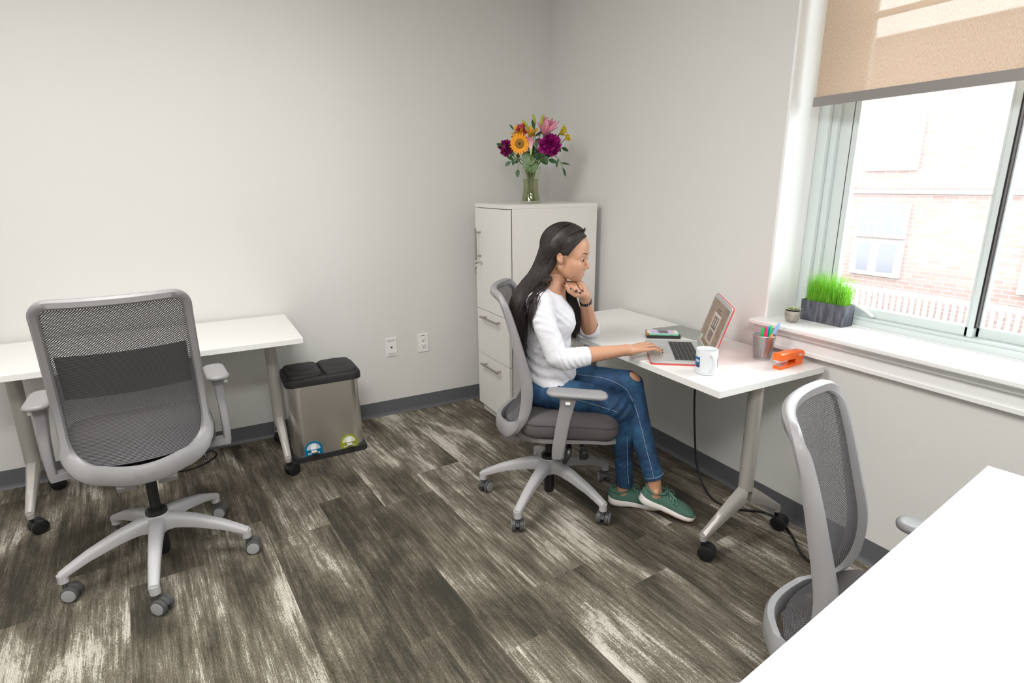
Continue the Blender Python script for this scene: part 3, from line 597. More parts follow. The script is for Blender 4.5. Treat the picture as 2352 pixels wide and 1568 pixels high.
def screen_mat(m, stops_bg):
    b = bsdf(m); b.inputs['Emission Strength'].default_value = 0.55; b.inputs['Specular IOR Level'].default_value = 0.08
    uv = N(m, 'ShaderNodeUVMap'); sp = N(m, 'ShaderNodeSeparateXYZ'); L(m, uv.outputs[0], sp.inputs[0])
    n = N(m, 'ShaderNodeTexNoise'); n.inputs['Scale'].default_value = 5; n.inputs['Detail'].default_value = 4; L(m, uv.outputs[0], n.inputs['Vector'])
    cur = ramp(m, n.outputs['Fac'], stops_bg).outputs[0]
    def rect(cur, x0, x1, y0, y1, col):
        fs = []
        for s, op, v in ((0, 'GREATER_THAN', x0), (0, 'LESS_THAN', x1), (1, 'GREATER_THAN', y0), (1, 'LESS_THAN', y1)):
            q = N(m, 'ShaderNodeMath', operation=op); L(m, sp.outputs[s], q.inputs[0]); q.inputs[1].default_value = v; fs.append(q.outputs[0])
        a = fs[0]
        for f in fs[1:]:
            q = N(m, 'ShaderNodeMath', operation='MULTIPLY'); L(m, a, q.inputs[0]); L(m, f, q.inputs[1]); a = q.outputs[0]
        mx = N(m, 'ShaderNodeMix', data_type='RGBA'); L(m, a, mx.inputs[0]); L(m, cur, mx.inputs[6]); mx.inputs[7].default_value = (*col, 1); return mx.outputs[2]
    return cur, rect, b
cur, rect, b_ = screen_mat(M_scr, [(0.3, (0.22, 0.13, 0.08)), (0.7, (0.34, 0.23, 0.15))])
for a in ((0.32, 0.74, 0.14, 0.74, (0.55, 0.43, 0.33)), (0.32, 0.74, 0.74, 0.765, (0.75, 0.66, 0.58)), (0.40, 0.66, 0.44, 0.70, (0.10, 0.07, 0.06)), (0.44, 0.50, 0.48, 0.66, (0.45, 0.35, 0.28)), (0.56, 0.62, 0.5, 0.68, (0.5, 0.4, 0.3)), (0.40, 0.66, 0.18, 0.40, (0.20, 0.13, 0.10)), (0.44, 0.62, 0.84, 0.87, (0.08, 0.05, 0.04)), (0.40, 0.66, 0.79, 0.81, (0.10, 0.06, 0.05)), (0.0, 1.0, 0.0, 0.035, (0.65, 0.6, 0.55)), (0.06, 0.16, 0.05, 0.16, (0.45, 0.62, 0.5))): cur = rect(cur, *a)
L(M_scr, cur, b_.inputs['Emission Color'])
m = MB(); q = [(h, y) for h, y in ((0.018, 0.012), (0.018, LW - 0.012), (LD - 0.016, LW - 0.012), (LD - 0.016, 0.012))]
m.add([(sx(h, -0.0013)[0], y, sx(h, -0.0013)[1]) for h, y in q], [(0, 1, 2, 3)]); m.uv = [(1, 0), (0, 0), (0, 1), (1, 1)]
obj('display', m, M_scr, scn, smooth=False)
cyl(m := MB(), (sx(LD - 0.008, -0.0012)[0], LW / 2, sx(LD - 0.008, -0.0012)[1]), (-math.cos(lid_a), 0, math.sin(lid_a)), 0.0018, 0.0006, 12); obj('webcam', m, M_black, scn)
obj('port', MB().box(0.172, 0.195, -0.0005, 0.001, 0.008, 0.0115), M_key, base, smooth=False)

# folder, wallet, phone
tag(obj('folder', MB().prism([(0.0, 0.0), (0.0, -0.26), (-0.15, -0.24), (-0.17, 0.02)], 0, 0.0016), mat('grey_folder', (0.33, 0.34, 0.33), 0.5), loc=(-0.032, -1.345, ZD), smooth=False), 'flat grey folder on the desk against the wall behind the laptop', 'folder')
tag(obj('wallet', MB().prism(rrect(0.078, 0.040, 0.008), 0, 0.011), M_black_matte, loc=(-0.262, -1.468, ZD + 0.0017), rotz=R(-36), ang=60, bevel=0.002), 'black wallet lying under the mint green smartphone', 'wallet')
ph = thing('smartphone', 'smartphone in a mint green case lying on the black wallet', 'phone', (-0.262, -1.462, ZD + 0.0129), R(-36))
M_mint = mat('mint_case', (0.22, 0.62, 0.45), 0.4)
obj('case', MB().prism(rrect(0.075, 0.038, 0.011, 6), 0, 0.009), M_mint, ph, ang=60, bevel=0.0015)
obj('case_end', MB().prism(rrect(0.010, 0.0385, 0.009, 6, -0.0665), -0.0003, 0.0095), mat('amber_case_end', (0.42, 0.22, 0.03), 0.3), ph, ang=60, label='amber end of the case')
obj('front_glass', MB().prism(rrect(0.070, 0.0335, 0.009, 5), 0.009, 0.0096), M_white_pl, ph, ang=60)
M_ps = mat('phone_screen', (0.05, 0.04, 0.06), 0.1)
cur, rect, b_ = screen_mat(M_ps, [(0.45, (0.62, 0.42, 0.62)), (0.55, (0.55, 0.55, 0.75))]); b_.inputs['Emission Strength'].default_value = 0.6
for a in ((0.36, 0.74, 0.0, 1.0, (0.10, 0.07, 0.10)), (0.30, 0.36, 0, 1, (0.30, 0.22, 0.42)), (0.88, 1.0, 0, 1, (0.65, 0.45, 0.55))): cur = rect(cur, *a)
L(M_ps, cur, b_.inputs['Emission Color'])
m = MB(); m.add([(-0.055, -0.030, 0.0098), (0.055, -0.030, 0.0098), (0.055, 0.030, 0.0098), (-0.055, 0.030, 0.0098)], [(0, 1, 2, 3)]); m.uv = [(0, 0), (1, 0), (1, 1), (0, 1)]
obj('screen', m, M_ps, ph, smooth=False)
obj('button', MB().box(0.03, 0.045, -0.0390, -0.037, 0.003, 0.006), M_nickel, ph, smooth=False)

# mug
M_mug = mat('mug_ceramic', (0.68, 0.70, 0.73), 0.15)
mg = thing('mug', 'white ceramic mug with dark inside and a blue print on the window desk', 'mug', (-0.492, -1.955, ZD), R(-113))
obj('body', MB().lathe([(0.036, 0), (0.039, 0.002), (0.0405, 0.006), (0.0405, 0.094), (0.0398, 0.0955), (0.0385, 0.094)], 48), M_mug, mg, ang=60)
obj('inside', MB().lathe([(0.0386, 0.0945), (0.0375, 0.085), (0.0372, 0.06), (0.001, 0.059)], 48, cap=False), mat('mug_inside', (0.012, 0.014, 0.022), 0.12), mg, ang=60, label='dark glazed inside')
obj('handle', MB().tube(spline([(0.0395, 0, 0.078), (0.058, 0, 0.082), (0.068, 0, 0.066), (0.067, 0, 0.045), (0.056, 0, 0.024), (0.0395, 0, 0.016)], 26), 0.0068, 14, sx=0.75, up=(0, 0, 1)), M_mug, mg)
def wrap(a0, a1, z0, z1, r=0.0408, n=12): return MB().loft([[(r * math.cos(R(a)), r * math.sin(R(a)), z) for a in np.linspace(a0, a1, n)] for z in (z0, z1)], closed=False, cap=False)
M_blue = mat('mug_print_blue', (0.01, 0.13, 0.30), 0.3); M_navy = mat('mug_print_navy', (0.02, 0.03, 0.12), 0.3)
pr = obj('print', wrap(-105, -60, 0.040, 0.068), M_blue, mg); obj('print_lower', wrap(-100, -60, 0.028, 0.040), M_navy, mg)
for k in range(4): obj('print_mark', wrap(-90 + k * 7, -86 + k * 7, 0.050 if k != 2 else 0.047, 0.058, 0.0411, 4), M_white_pl, pr)
p2_ = obj('print', wrap(48, 92, 0.026, 0.064), M_navy, mg)
for k in range(3): obj('print_mark', wrap(52 + k * 8, 57 + k * 8, 0.042, 0.050, 0.0411, 4), M_white_pl, p2_)

# pencil cup
M_wire = mat('wire_mesh_silver', (0.45, 0.46, 0.47), 0.3, 0.8)
def wiremat(m):
    out = m.node_tree.nodes['Material Output']; uv = N(m, 'ShaderNodeUVMap'); sp = N(m, 'ShaderNodeSeparateXYZ'); L(m, uv.outputs[0], sp.inputs[0]); hs = []
    for sgn in ('ADD', 'SUBTRACT'):
        q = N(m, 'ShaderNodeMath', operation=sgn); L(m, sp.outputs[0], q.inputs[0]); L(m, sp.outputs[1], q.inputs[1])
        w = N(m, 'ShaderNodeMath', operation='FRACT'); L(m, q.outputs[0], w.inputs[0]); g = N(m, 'ShaderNodeMath', operation='GREATER_THAN'); L(m, w.outputs[0], g.inputs[0]); g.inputs[1].default_value = 0.38; hs.append(g.outputs[0])
    h = N(m, 'ShaderNodeMath', operation='MULTIPLY'); L(m, hs[0], h.inputs[0]); L(m, hs[1], h.inputs[1])
    tr = N(m, 'ShaderNodeBsdfTransparent'); mx = N(m, 'ShaderNodeMixShader'); L(m, h.outputs[0], mx.inputs[0]); L(m, bsdf(m).outputs[0], mx.inputs[1]); L(m, tr.outputs[0], mx.inputs[2]); L(m, mx.outputs[0], out.inputs[0])
wiremat(M_wire)
pc = thing('pencil_cup', 'silver wire mesh pencil cup full of coloured markers on the window desk', 'pencil cup', (-0.150, -1.935, ZD))
m = MB(); n_ = 64; uvs = []
for i in range(9):
    z = 0.004 + 0.096 * i / 8; r = 0.034 + 0.0105 * i / 8
    for j in range(n_ + 1): a = 2 * math.pi * j / n_; m.v.append((r * math.cos(a), r * math.sin(a), z)); uvs.append((j * 1.25, i * 4.0))
for i in range(8):
    for j in range(n_): a = i * (n_ + 1) + j; m.f.append((a, a + 1, a + n_ + 2, a + n_ + 1)); m.mi.append(0)
m.uv = uvs; obj('wire_wall', m, M_wire, pc)
M_silver = mat('silver_rim', (0.5, 0.51, 0.52), 0.3, 0.8)
ringpts = lambda r, z: [(r * math.cos(2 * math.pi * j / 48), r * math.sin(2 * math.pi * j / 48), z) for j in range(48)]
obj('rim', MB().tube(ringpts(0.0447, 0.101), 0.0022, 8, loop=True), M_silver, pc)
obj('base', MB().lathe([(0.033, 0), (0.0345, 0.002), (0.0345, 0.007), (0.033, 0.008)], 40), M_silver, pc)
ur = Vector((0.881, -0.473, 0)); vw = Vector((-0.473, -0.881, 0))
for (col, nm, b0, tip, ln) in (((0.02, 0.55, 0.12), 'green', (-0.018, 0.008), (-0.018, 0.026), 0.138), ((0.85, 0.02, 0.16), 'hot pink', (-0.008, 0.016), (-0.008, 0.030), 0.143), ((0.01, 0.30, 0.65), 'blue', (0.002, -0.01), (0.022, -0.022), 0.132), ((0.95, 0.28, 0.05), 'orange', (0.004, 0.02), (0.016, 0.034), 0.112),
                            ((0.05, 0.02, 0.16), 'dark purple', (0.016, 0.005), (0.028, 0.016), 0.108), ((0.03, 0.60, 0.15), 'bright green chisel', (0.018, -0.01), (0.036, -0.024), 0.134), ((0.30, 0.55, 0.90), 'pale blue', (0.0, -0.012), (0.058, 0.0), 0.150)):
    pb = Vector((-0.150, -1.935, ZD + 0.009)) + ur * b0[0] + vw * b0[1]; pt = Vector((-0.150, -1.935, 0)) + ur * tip[0] + vw * tip[1]; pt.z = ZD + ln; d = (pt - pb); Ln = d.length; rot = Vector((0, 0, 1)).rotation_difference(d.normalized())
    mk = bpy.data.objects.new('marker', None); C.objects.link(mk); mk.location = pb; mk.rotation_mode = 'QUATERNION'; mk.rotation_quaternion = rot; tag(mk, nm + ' marker standing in the wire mesh pencil cup', 'marker', 'markers in the pencil cup')
    mm = mat('marker_' + nm.replace(' ', '_'), col, 0.3)
    obj('barrel', MB().lathe([(0.005, 0.002), (0.0062, 0.006), (0.0062, Ln * 0.62)], 16), mm, mk)
    obj('cap', MB().lathe([(0.0070, Ln * 0.62), (0.0070, Ln * 0.86), (0.0055, Ln * 0.95), (0.0042, Ln - 0.001), (0.003, Ln)], 16), mm, mk)

# stapler
M_or = mat('stapler_orange', (0.90, 0.14, 0.01), 0.25)
st = thing('stapler', 'bright orange stapler on the corner of the window desk', 'stapler', (-0.222, -2.060, ZD), R(5))
obj('base', MB().prism([(0, -0.016), (0.004, -0.018), (0.150, -0.018), (0.150, 0.018), (0.004, 0.018), (0, 0.016)], 0, 0.011), M_or, st, bevel=0.002)
obj('anvil', MB().box(0.006, 0.034, -0.010, 0.010, 0.011, 0.0125), M_chrome, st, smooth=False)
obj('hinge_block', MB().loft([[(x, -0.0165, z), (x, 0.0165, z)] for x, z in ((0.102, 0.011), (0.098, 0.030), (0.150, 0.040), (0.152, 0.011))], closed=False, cap=False).add([(x, y, z) for y in (-0.0165, 0.0165) for x, z in ((0.102, 0.011), (0.098, 0.030), (0.150, 0.040), (0.152, 0.011))], [(0, 1, 2, 3), (4, 7, 6, 5), (0, 3, 7, 4), (0, 4, 5, 1), (1, 5, 6, 2), (2, 6, 7, 3)]), M_or, st, smooth=False)
obj('magazine', MB().loft([[(x, -0.008, z), (x, 0.008, z), (x, 0.008, z + 0.007), (x, -0.008, z + 0.007)] for x, z in ((-0.002, 0.030), (0.100, 0.026))]), M_chrome, st, smooth=False)
obj('arm', MB().loft([[(x, y, z) for y, z in ((-0.018, z0), (0.018, z0), (0.018, z1 - 0.004), (0.014, z1), (-0.014, z1), (-0.018, z1 - 0.004))] for x, z0, z1 in ((-0.006, 0.036, 0.060), (-0.002, 0.035, 0.064), (0.07, 0.032, 0.062), (0.150, 0.029, 0.056), (0.156, 0.030, 0.050))]), M_or, st, ang=30)
obj('marking', MB().box(0.118, 0.136, -0.0188, -0.0179, 0.040, 0.044), M_white_pl, st, smooth=False)

# ------------------------------------------------------------------ plants on the sill
ZS = 0.868
sp_ = thing('succulent_plant', 'small succulent in a round concrete pot on the window sill', 'plant', (0.030, -1.922, ZS), R(20))
M_conc = mat('concrete', (0.33, 0.31, 0.27), 0.85); tint_noise(M_conc, (0.25, 0.235, 0.2), (0.42, 0.40, 0.35), 60)
obj('pot', MB().lathe([(0.018, 0), (0.021, 0.002), (0.027, 0.014), (0.0305, 0.032), (0.031, 0.048), (0.0295, 0.050), (0.027, 0.049), (0.026, 0.042)], 36), M_conc, sp_, ang=60)
m = MB()
for ring_, (nn, r0, ln, el) in enumerate(((9, 0.004, 0.030, 0.12), (8, 0.004, 0.024, 0.45), (6, 0.002, 0.017, 0.85), (4, 0.0, 0.010, 1.2))):
    for k in range(nn):
        a = 2 * math.pi * (k + ring_ * 0.5) / nn; Rm = Matrix.Rotation(a, 4, 'Z') @ Matrix.Rotation(-el, 4, 'Y')
        rows = []
        for s in np.linspace(0, 1, 7):
            w = 0.0075 * math.sin(math.pi * min(0.97, s * 0.8 + 0.12)) * (ln / 0.025); th = 0.0022 * (1 - s * 0.7)
            rows.append([Rm @ Vector((r0 + s * ln, q * w, th * e + 0.004 * s * s)) + Vector((0, 0, 0.050)) for q, e in ((-1, 0), (-0.5, 1), (0.5, 1), (1, 0), (0.5, -1), (-0.5, -1))])
        m.loft(rows)
M_succ = mat('succulent_leaf', (0.35, 0.5, 0.38), 0.5); tint_noise(M_succ, (0.30, 0.50, 0.36), (0.72, 0.52, 0.34), 45)
obj('rosette', m, M_succ, sp_, ang=80)
obj('soil', MB().lathe([(0.0265, 0.044), (0.001, 0.046)], 24), mat('soil', (0.05, 0.035, 0.025), 0.95), sp_)
gp = thing('grass_planter', 'long dark slate planter of bright green grass on the window sill', 'planter', (0.146, -1.996, ZS))
M_slate = mat('slate_box', (0.085, 0.09, 0.11), 0.6); tint_noise(M_slate, (0.055, 0.06, 0.078), (0.16, 0.17, 0.20), 25, 4, (3, 3, 0.5), 0.4, 0.75)
rings = [[(x, y, z) for x, y in rrect(hx, hy, 0.005, 3)] for z, hx, hy in ((0, 0.036, 0.095), (0.087, 0.038, 0.097), (0.088, 0.0375, 0.0965), (0.088, 0.033, 0.092), (0.074, 0.032, 0.091))]
obj('box', MB().loft(rings), M_slate, gp, ang=40)
m = MB(); m2 = []
for k in range(1500):
    x = random.uniform(-0.029, 0.029); y = random.uniform(-0.088, 0.085); hgt = random.uniform(0.075, 0.140) * (0.93 if y < -0.06 or y > 0.06 else 1); a = random.uniform(0, 6.28); w = random.uniform(0.0007, 0.0012); bx, by = random.gauss(0, 0.010), random.gauss(0, 0.014); rows = []
    for s in (0, 0.35, 0.7, 1.0):
        ww = w * (1 - s * 0.85); px, py, pz = x + bx * s * s, y + by * s * s, 0.075 + hgt * s
        rows.append([(px + ww * math.cos(a), py + ww * math.sin(a), pz), (px - ww * math.cos(a), py - ww * math.sin(a), pz)])
    m.loft(rows, closed=False, cap=False)
M_grass = mat('grass_blade', (0.16, 0.55, 0.03), 0.5)
def grass_mat(m):
    tc = N(m, 'ShaderNodeTexCoord'); mp = N(m, 'ShaderNodeMapping'); mp.inputs['Scale'].default_value = (1, 1, 0.05); n = N(m, 'ShaderNodeTexNoise'); n.inputs['Scale'].default_value = 400; L(m, tc.outputs['Object'], mp.inputs[0]); L(m, mp.outputs[0], n.inputs[0])
    r = ramp(m, n.outputs['Fac'], [(0.3, (0.10, 0.38, 0.02)), (0.5, (0.28, 0.68, 0.05)), (0.7, (0.50, 0.85, 0.15))]); b = bsdf(m); L(m, r.outputs[0], b.inputs['Base Color'])
    t = N(m, 'ShaderNodeBsdfTranslucent'); L(m, r.outputs[0], t.inputs[0]); mx = N(m, 'ShaderNodeMixShader'); mx.inputs[0].default_value = 0.45; L(m, b.outputs[0], mx.inputs[1]); L(m, t.outputs[0], mx.inputs[2]); L(m, mx.outputs[0], m.node_tree.nodes['Material Output'].inputs[0])
grass_mat(M_grass)
g = obj('grass', m, M_grass, gp, smooth=False); g['kind'] = 'stuff'
obj('soil', MB().box(-0.032, 0.032, -0.090, 0.090, 0.06, 0.076), mat('soil'), gp, smooth=False)

# ------------------------------------------------------------------ vase and flowers on the cabinet
V0 = Vector((-0.375, -0.41, 1.331))
def VP(du, dw, z): return V0 + ur * du + vw * dw + Vector((0, 0, z - V0.z))
M_vglass = mat('vase_glass', (1, 1, 1), 0.05)
def clearmat(m, tint, edge, gl):
    nt = m.node_tree; nt.nodes.remove(bsdf(m)); g = N(m, 'ShaderNodeBsdfGlossy'); g.inputs['Roughness'].default_value = 0.04; t = N(m, 'ShaderNodeBsdfTransparent')
    lw = N(m, 'ShaderNodeLayerWeight'); lw.inputs[0].default_value = 0.35; r = ramp(m, lw.outputs['Facing'], [(0.0, tint), (0.7, tint), (1.0, edge)]); L(m, r.outputs[0], t.inputs[0])
    mx = N(m, 'ShaderNodeMixShader'); mx.inputs[0].default_value = gl; L(m, t.outputs[0], mx.inputs[1]); L(m, g.outputs[0], mx.inputs[2]); L(m, mx.outputs[0], nt.nodes['Material Output'].inputs[0])
clearmat(M_vglass, (0.95, 0.97, 0.93), (0.52, 0.56, 0.46), 0.055)
M_water = mat('vase_water', (1, 1, 1), 0.05); clearmat(M_water, (0.82, 0.81, 0.64), (0.60, 0.58, 0.38), 0.02)
vs = thing('flower_vase', 'clear flared glass vase of stems standing on the white cabinet', 'vase', V0)
prof = [(0.0, 0), (0.058, 0), (0.061, 0.004), (0.058, 0.012), (0.050, 0.035), (0.0445, 0.07), (0.043, 0.10), (0.046, 0.14), (0.053, 0.18), (0.060, 0.205), (0.061, 0.208), (0.059, 0.208), (0.051, 0.18), (0.044, 0.14), (0.041, 0.10), (0.0425, 0.07), (0.047, 0.035), (0.052, 0.014), (0.0, 0.010)]
obj('glass', MB().lathe([(max(r, 0.0005), z) for r, z in prof], 48, cap=False), M_vglass, vs, ang=60)
obj('water', MB().lathe([(0.0005, 0.0105), (0.0515, 0.0145), (0.0465, 0.035), (0.042, 0.07), (0.0405, 0.10), (0.0435, 0.139), (0.0005, 0.139)], 40, cap=False), M_water, vs, ang=60)
M_stem = mat('stem_green', (0.16, 0.20, 0.05), 0.5); M_stem2 = mat('stem_brown', (0.17, 0.10, 0.04), 0.6); M_leaf = mat('leaf_dark', (0.025, 0.085, 0.022), 0.4); M_leaf2 = mat('leaf_eucalyptus', (0.17, 0.27, 0.13), 0.5)
def leafmesh(m, base, d, up, ln, w, bend=0.2, n=9, mi=0, fold=0.15):
    d = Vector(d).normalized(); up = Vector(up); up = (up - d * up.dot(d)).normalized(); s = d.cross(up); rows = []
    for i in range(n):
        t = i / (n - 1); ww = w * math.sin(math.pi * min(0.985, (t * 0.93 + 0.05))) ** 0.8; c = Vector(base) + d * (ln * t) + up * (bend * ln * -(t * t))
        rows.append([c - s * ww + up * fold * ww, c, c + s * ww + up * fold * ww])
    return m.loft(rows, closed=False, cap=False, mi=mi)
def petal_rows(m, base, d, up, ln, w, curl, n=8, p=0.8, mi=0, fold=0.25):
    """petal that curls back along its length"""
    d = Vector(d).normalized(); up = Vector(up); up = (up - d * up.dot(d)).normalized(); s = d.cross(up); rows = []; pos = Vector(base); ang = 0; st_ = ln / (n - 1)
    for i in range(n):
        t = i / (n - 1); ww = w * math.sin(math.pi * min(0.97, t * 0.85 + 0.12)) ** p; dd = d * math.cos(ang) - up * math.sin(ang); uu = up * math.cos(ang) + d * math.sin(ang)
        rows.append([pos - s * ww + uu * fold * ww, pos - s * ww * 0.5, pos, pos + s * ww * 0.5, pos + s * ww + uu * fold * ww]); pos = pos + dd * st_; ang += curl * t * 2 / (n - 1)
    return m.loft(rows, closed=False, cap=False, mi=mi)
def flower(name, label, head, foot=None, group=None, mats=M_stem, r=0.0028):
    """a stem from inside the vase up to the flower head, as an Empty with stem child"""
    f = thing(name, label, 'flower', head, 0, group); foot = foot if foot else VP(random.uniform(-0.03, 0.03), random.uniform(-0.02, 0.02), 1.345)
    mid = VP(random.uniform(-0.02, 0.02) + (head - V0).dot(ur) * 0.12, 0, 1.52); pts = spline([Vector(foot) - head, mid - head, (mid - head) * 0.45, Vector((0, 0, 0))], 12)
    obj('stem', MB().tube(pts, r, 7), mats, f); return f
toC = Vector((-0.46, -0.86, -0.10)).normalized()
# sunflower
hd = VP(-0.064, 0.075, 1.662); f = flower('sunflower', 'orange yellow sunflower facing the room in the vase bouquet', hd, r=0.0045)
nrm = (toC + ur * -0.25).normalized(); a1 = nrm.cross(Vector((0, 0, 1))).normalized(); a2 = a1.cross(nrm); M_sun = mat('sunflower_petal', (0.90, 0.36, 0.005), 0.55)
for lay, (n_, ln, w, off) in enumerate(((20, 0.036, 0.0085, 0.0), (18, 0.032, 0.008, 0.004))):
    for k in range(n_):
        a = 2 * math.pi * (k + 0.5 * lay + random.uniform(-.2, .2)) / n_; d = (a1 * math.cos(a) + a2 * math.sin(a) + nrm * 0.15); pm = MB(); petal_rows(pm, nrm * off + (a1 * math.cos(a) + a2 * math.sin(a)) * 0.024, d, nrm, ln * random.uniform(.85, 1.1), w, 0.25, 7); obj('petal', pm, M_sun, f)
Mt = Matrix((a1, a2, nrm)).transposed().to_4x4(); dm = MB().ell((0, 0, 0.002), (0.029, 0.029, 0.009), nu=32, nv=12, M=Mt)
M_disc = mat('sunflower_disc', (0.33, 0.17, 0.02), 0.9); bump_noise(M_disc, 700, 0.8, 0.002); obj('disc', dm, M_disc, f); obj('disc_centre', MB().ell((0, 0, 0.0085), (0.009, 0.009, 0.004), M=Mt), mat('disc_dark', (0.05, 0.03, 0.01), 0.9), f)
# peonies
def peony(label, hd, r, col, n_):
    f = flower('peony', label, hd, group=None); pm = MB()
    for k in range(n_):
        v = Vector(rng.normal(size=3)).normalized(); v = (v + toC * 0.35).normalized(); tg = v.cross(Vector(rng.normal(size=3))).normalized(); rad = r * random.uniform(0.45, 0.8)
        petal_rows(pm, v * rad * 0.7, v + tg * random.uniform(-0.5, 0.5), tg.cross(v), r * random.uniform(0.4, 0.62), r * random.uniform(0.13, 0.24), random.uniform(-1.0, 1.0), 6, 0.6, 0, random.uniform(-0.4, 0.5))
    mm = mat('peony_' + label.split()[0], col, 0.6); obj('petals', pm, mm, f, ang=180); obj('core', MB().ell((0, 0, 0), (r * 0.62,) * 3), mm, f)
    return f
peony('magenta peony, the large bloom on the right side of the bouquet', VP(0.108, 0.05, 1.655), 0.068, (0.36, 0.004, 0.20), 260)
peony('maroon pink peony behind the sunflower on the left of the bouquet', VP(-0.142, 0.0, 1.645), 0.050, (0.26, 0.004, 0.12), 150)
peony('salmon pink carnation like bloom above the sunflower', VP(-0.055, 0.0, 1.742), 0.036, (0.62, 0.10, 0.13), 120)
# pink lilies
def lily(label, hd, axis, tips, col, ln=0.085, w=0.016, curl=0.9):
    f = flower('lily', label, hd); ax = Vector(axis).normalized(); mm = mat('lily_' + label.split()[0], col, 0.5); b1 = ax.cross(toC).normalized(); b2 = b1.cross(ax)
    for k in range(tips):
        a = 2 * math.pi * k / tips + 0.3; rad = b1 * math.cos(a) + b2 * math.sin(a); pm = MB(); petal_rows(pm, rad * 0.004, ax * 0.9 + rad * (0.55 + 0.2 * (k % 2)), -rad + ax * 0.4, ln * random.uniform(0.9, 1.1), w * (1 if k % 2 else 1.25), -0.15 + curl * 0.8 * -1 if False else curl * 0.6, 9, 0.8); obj('petal', pm, mm, f)
    s = MB()
    for k in range(5):
        a = 2 * math.pi * k / 5; e = ax * ln * 0.62 + (b1 * math.cos(a) + b2 * math.sin(a)) * 0.014; s.tube([Vector((0, 0, 0)), e * 0.6, e], 0.0008, 5); s.ell(e, (0.002, 0.002, 0.0035))
    obj('stamens', s, mat('stamen', (0.42, 0.12, 0.03), 0.7), f); return f
lily('pink lily wide open at the top right of the bouquet', VP(0.075, 0.055, 1.70), ur * 0.25 + Vector((0, 0, 0.95)) + toC * 0.55, 6, (0.66, 0.25, 0.36), 0.098, 0.0165, 0.5)
lily('pink lily half open, the highest one, behind the wide open lily', VP(0.09, -0.02, 1.735), ur * 0.45 + Vector((0, 0, 1)) , 5, (0.58, 0.22, 0.32), 0.092, 0.014, -0.15)
lily('yellow lily at the upper left of the bouquet', VP(-0.045, -0.01, 1.71), ur * -0.55 + Vector((0, 0, 0.8)) + toC * 0.3, 6, (0.85, 0.42, 0.01), 0.078, 0.014, 0.9)
lily('amber lily in the middle behind the calla', VP(0.0, 0.02, 1.70), ur * 0.1 + Vector((0, 0, 0.9)) + toC * 0.4, 6, (0.80, 0.40, 0.01), 0.062, 0.012, 0.7)
for i, (du, dw, z) in enumerate(((0.165, 0.03, 1.715), (0.198, 0.03, 1.688), (0.178, 0.0, 1.735))):
    lily(('lemon yellow small blossom %s at the right edge of the bouquet' % ('nearest the big peony', 'furthest out', 'topmost')[i]), VP(du, dw, z), ur * 0.8 + Vector((0, 0, 0.4)) + toC * 0.5, 6, (0.72, 0.60, 0.03), 0.036, 0.009, 0.5)
# calla
hd = VP(-0.002, 0.09, 1.600); f = flower('calla_lily', 'pale pink calla lily trumpet in the middle of the bouquet', hd, r=0.004); rows = []
for t in np.linspace(0, 1, 14):
    r = 0.0055 + 0.009 * t + 0.013 * max(0, t - 0.75) ** 1.0 * 3.2 * (t > 0.75); row = []
    for j in range(24):
        a = 2 * math.pi * j / 24; lift = (0.022 * math.cos(a - 2.6)) * max(0, t - 0.55) * 1.6; flare = 1 + 0.35 * max(0, t - 0.8) * 5 * (0.5 + 0.5 * math.cos(a - 2.6)); row.append(ur * (r * flare * math.cos(a)) + vw * (r * flare * math.sin(a)) + Vector((0, 0, 0.082 * t + lift)))
    rows.append(row)
M_calla = mat('calla', (0.8, 0.42, 0.5), 0.4)
def calla_mat(m):
    tc = N(m, 'ShaderNodeTexCoord'); sp = N(m, 'ShaderNodeSeparateXYZ'); L(m, tc.outputs['Object'], sp.inputs[0]); mr = N(m, 'ShaderNodeMapRange'); mr.inputs[2].default_value = 0.09; L(m, sp.outputs[2], mr.inputs[0]); r = ramp(m, mr.outputs[0], [(0.1, (0.35, 0.5, 0.10)), (0.5, (0.8, 0.6, 0.55)), (1.0, (0.72, 0.20, 0.33))]); L(m, r.outputs[0], bsdf(m).inputs['Base Color'])
calla_mat(M_calla); obj('trumpet', MB().loft(rows, cap=False), M_calla, f)
# buds
M_bud = mat('lily_bud', (0.38, 0.42, 0.03), 0.45)
for nm, du, dw, z, dx, ln, w, top in (('green lily bud, the highest bud on the left', 0.025, 0, 1.775, -0.25, 0.055, 0.008, 1), ('yellow green lily bud leaning left', -0.012, 0.01, 1.745, -0.7, 0.062, 0.009, 1), ('yellow green lily bud beside the pink lily', 0.062, -0.01, 1.755, 0.12, 0.070, 0.011, 1), ('thin green bud behind the top pink lily', 0.092, -0.03, 1.775, 0.15, 0.040, 0.006, 1)):
    hd = VP(du, dw, z); f = flower('lily_bud', nm, hd); d = (ur * dx + Vector((0, 0, 1))).normalized(); Rm = Vector((0, 0, 1)).rotation_difference(d).to_matrix()
    obj('bud', MB().ell(d * ln * 0.45, (w, w, ln * 0.55), Rm=Rm), M_bud, f)
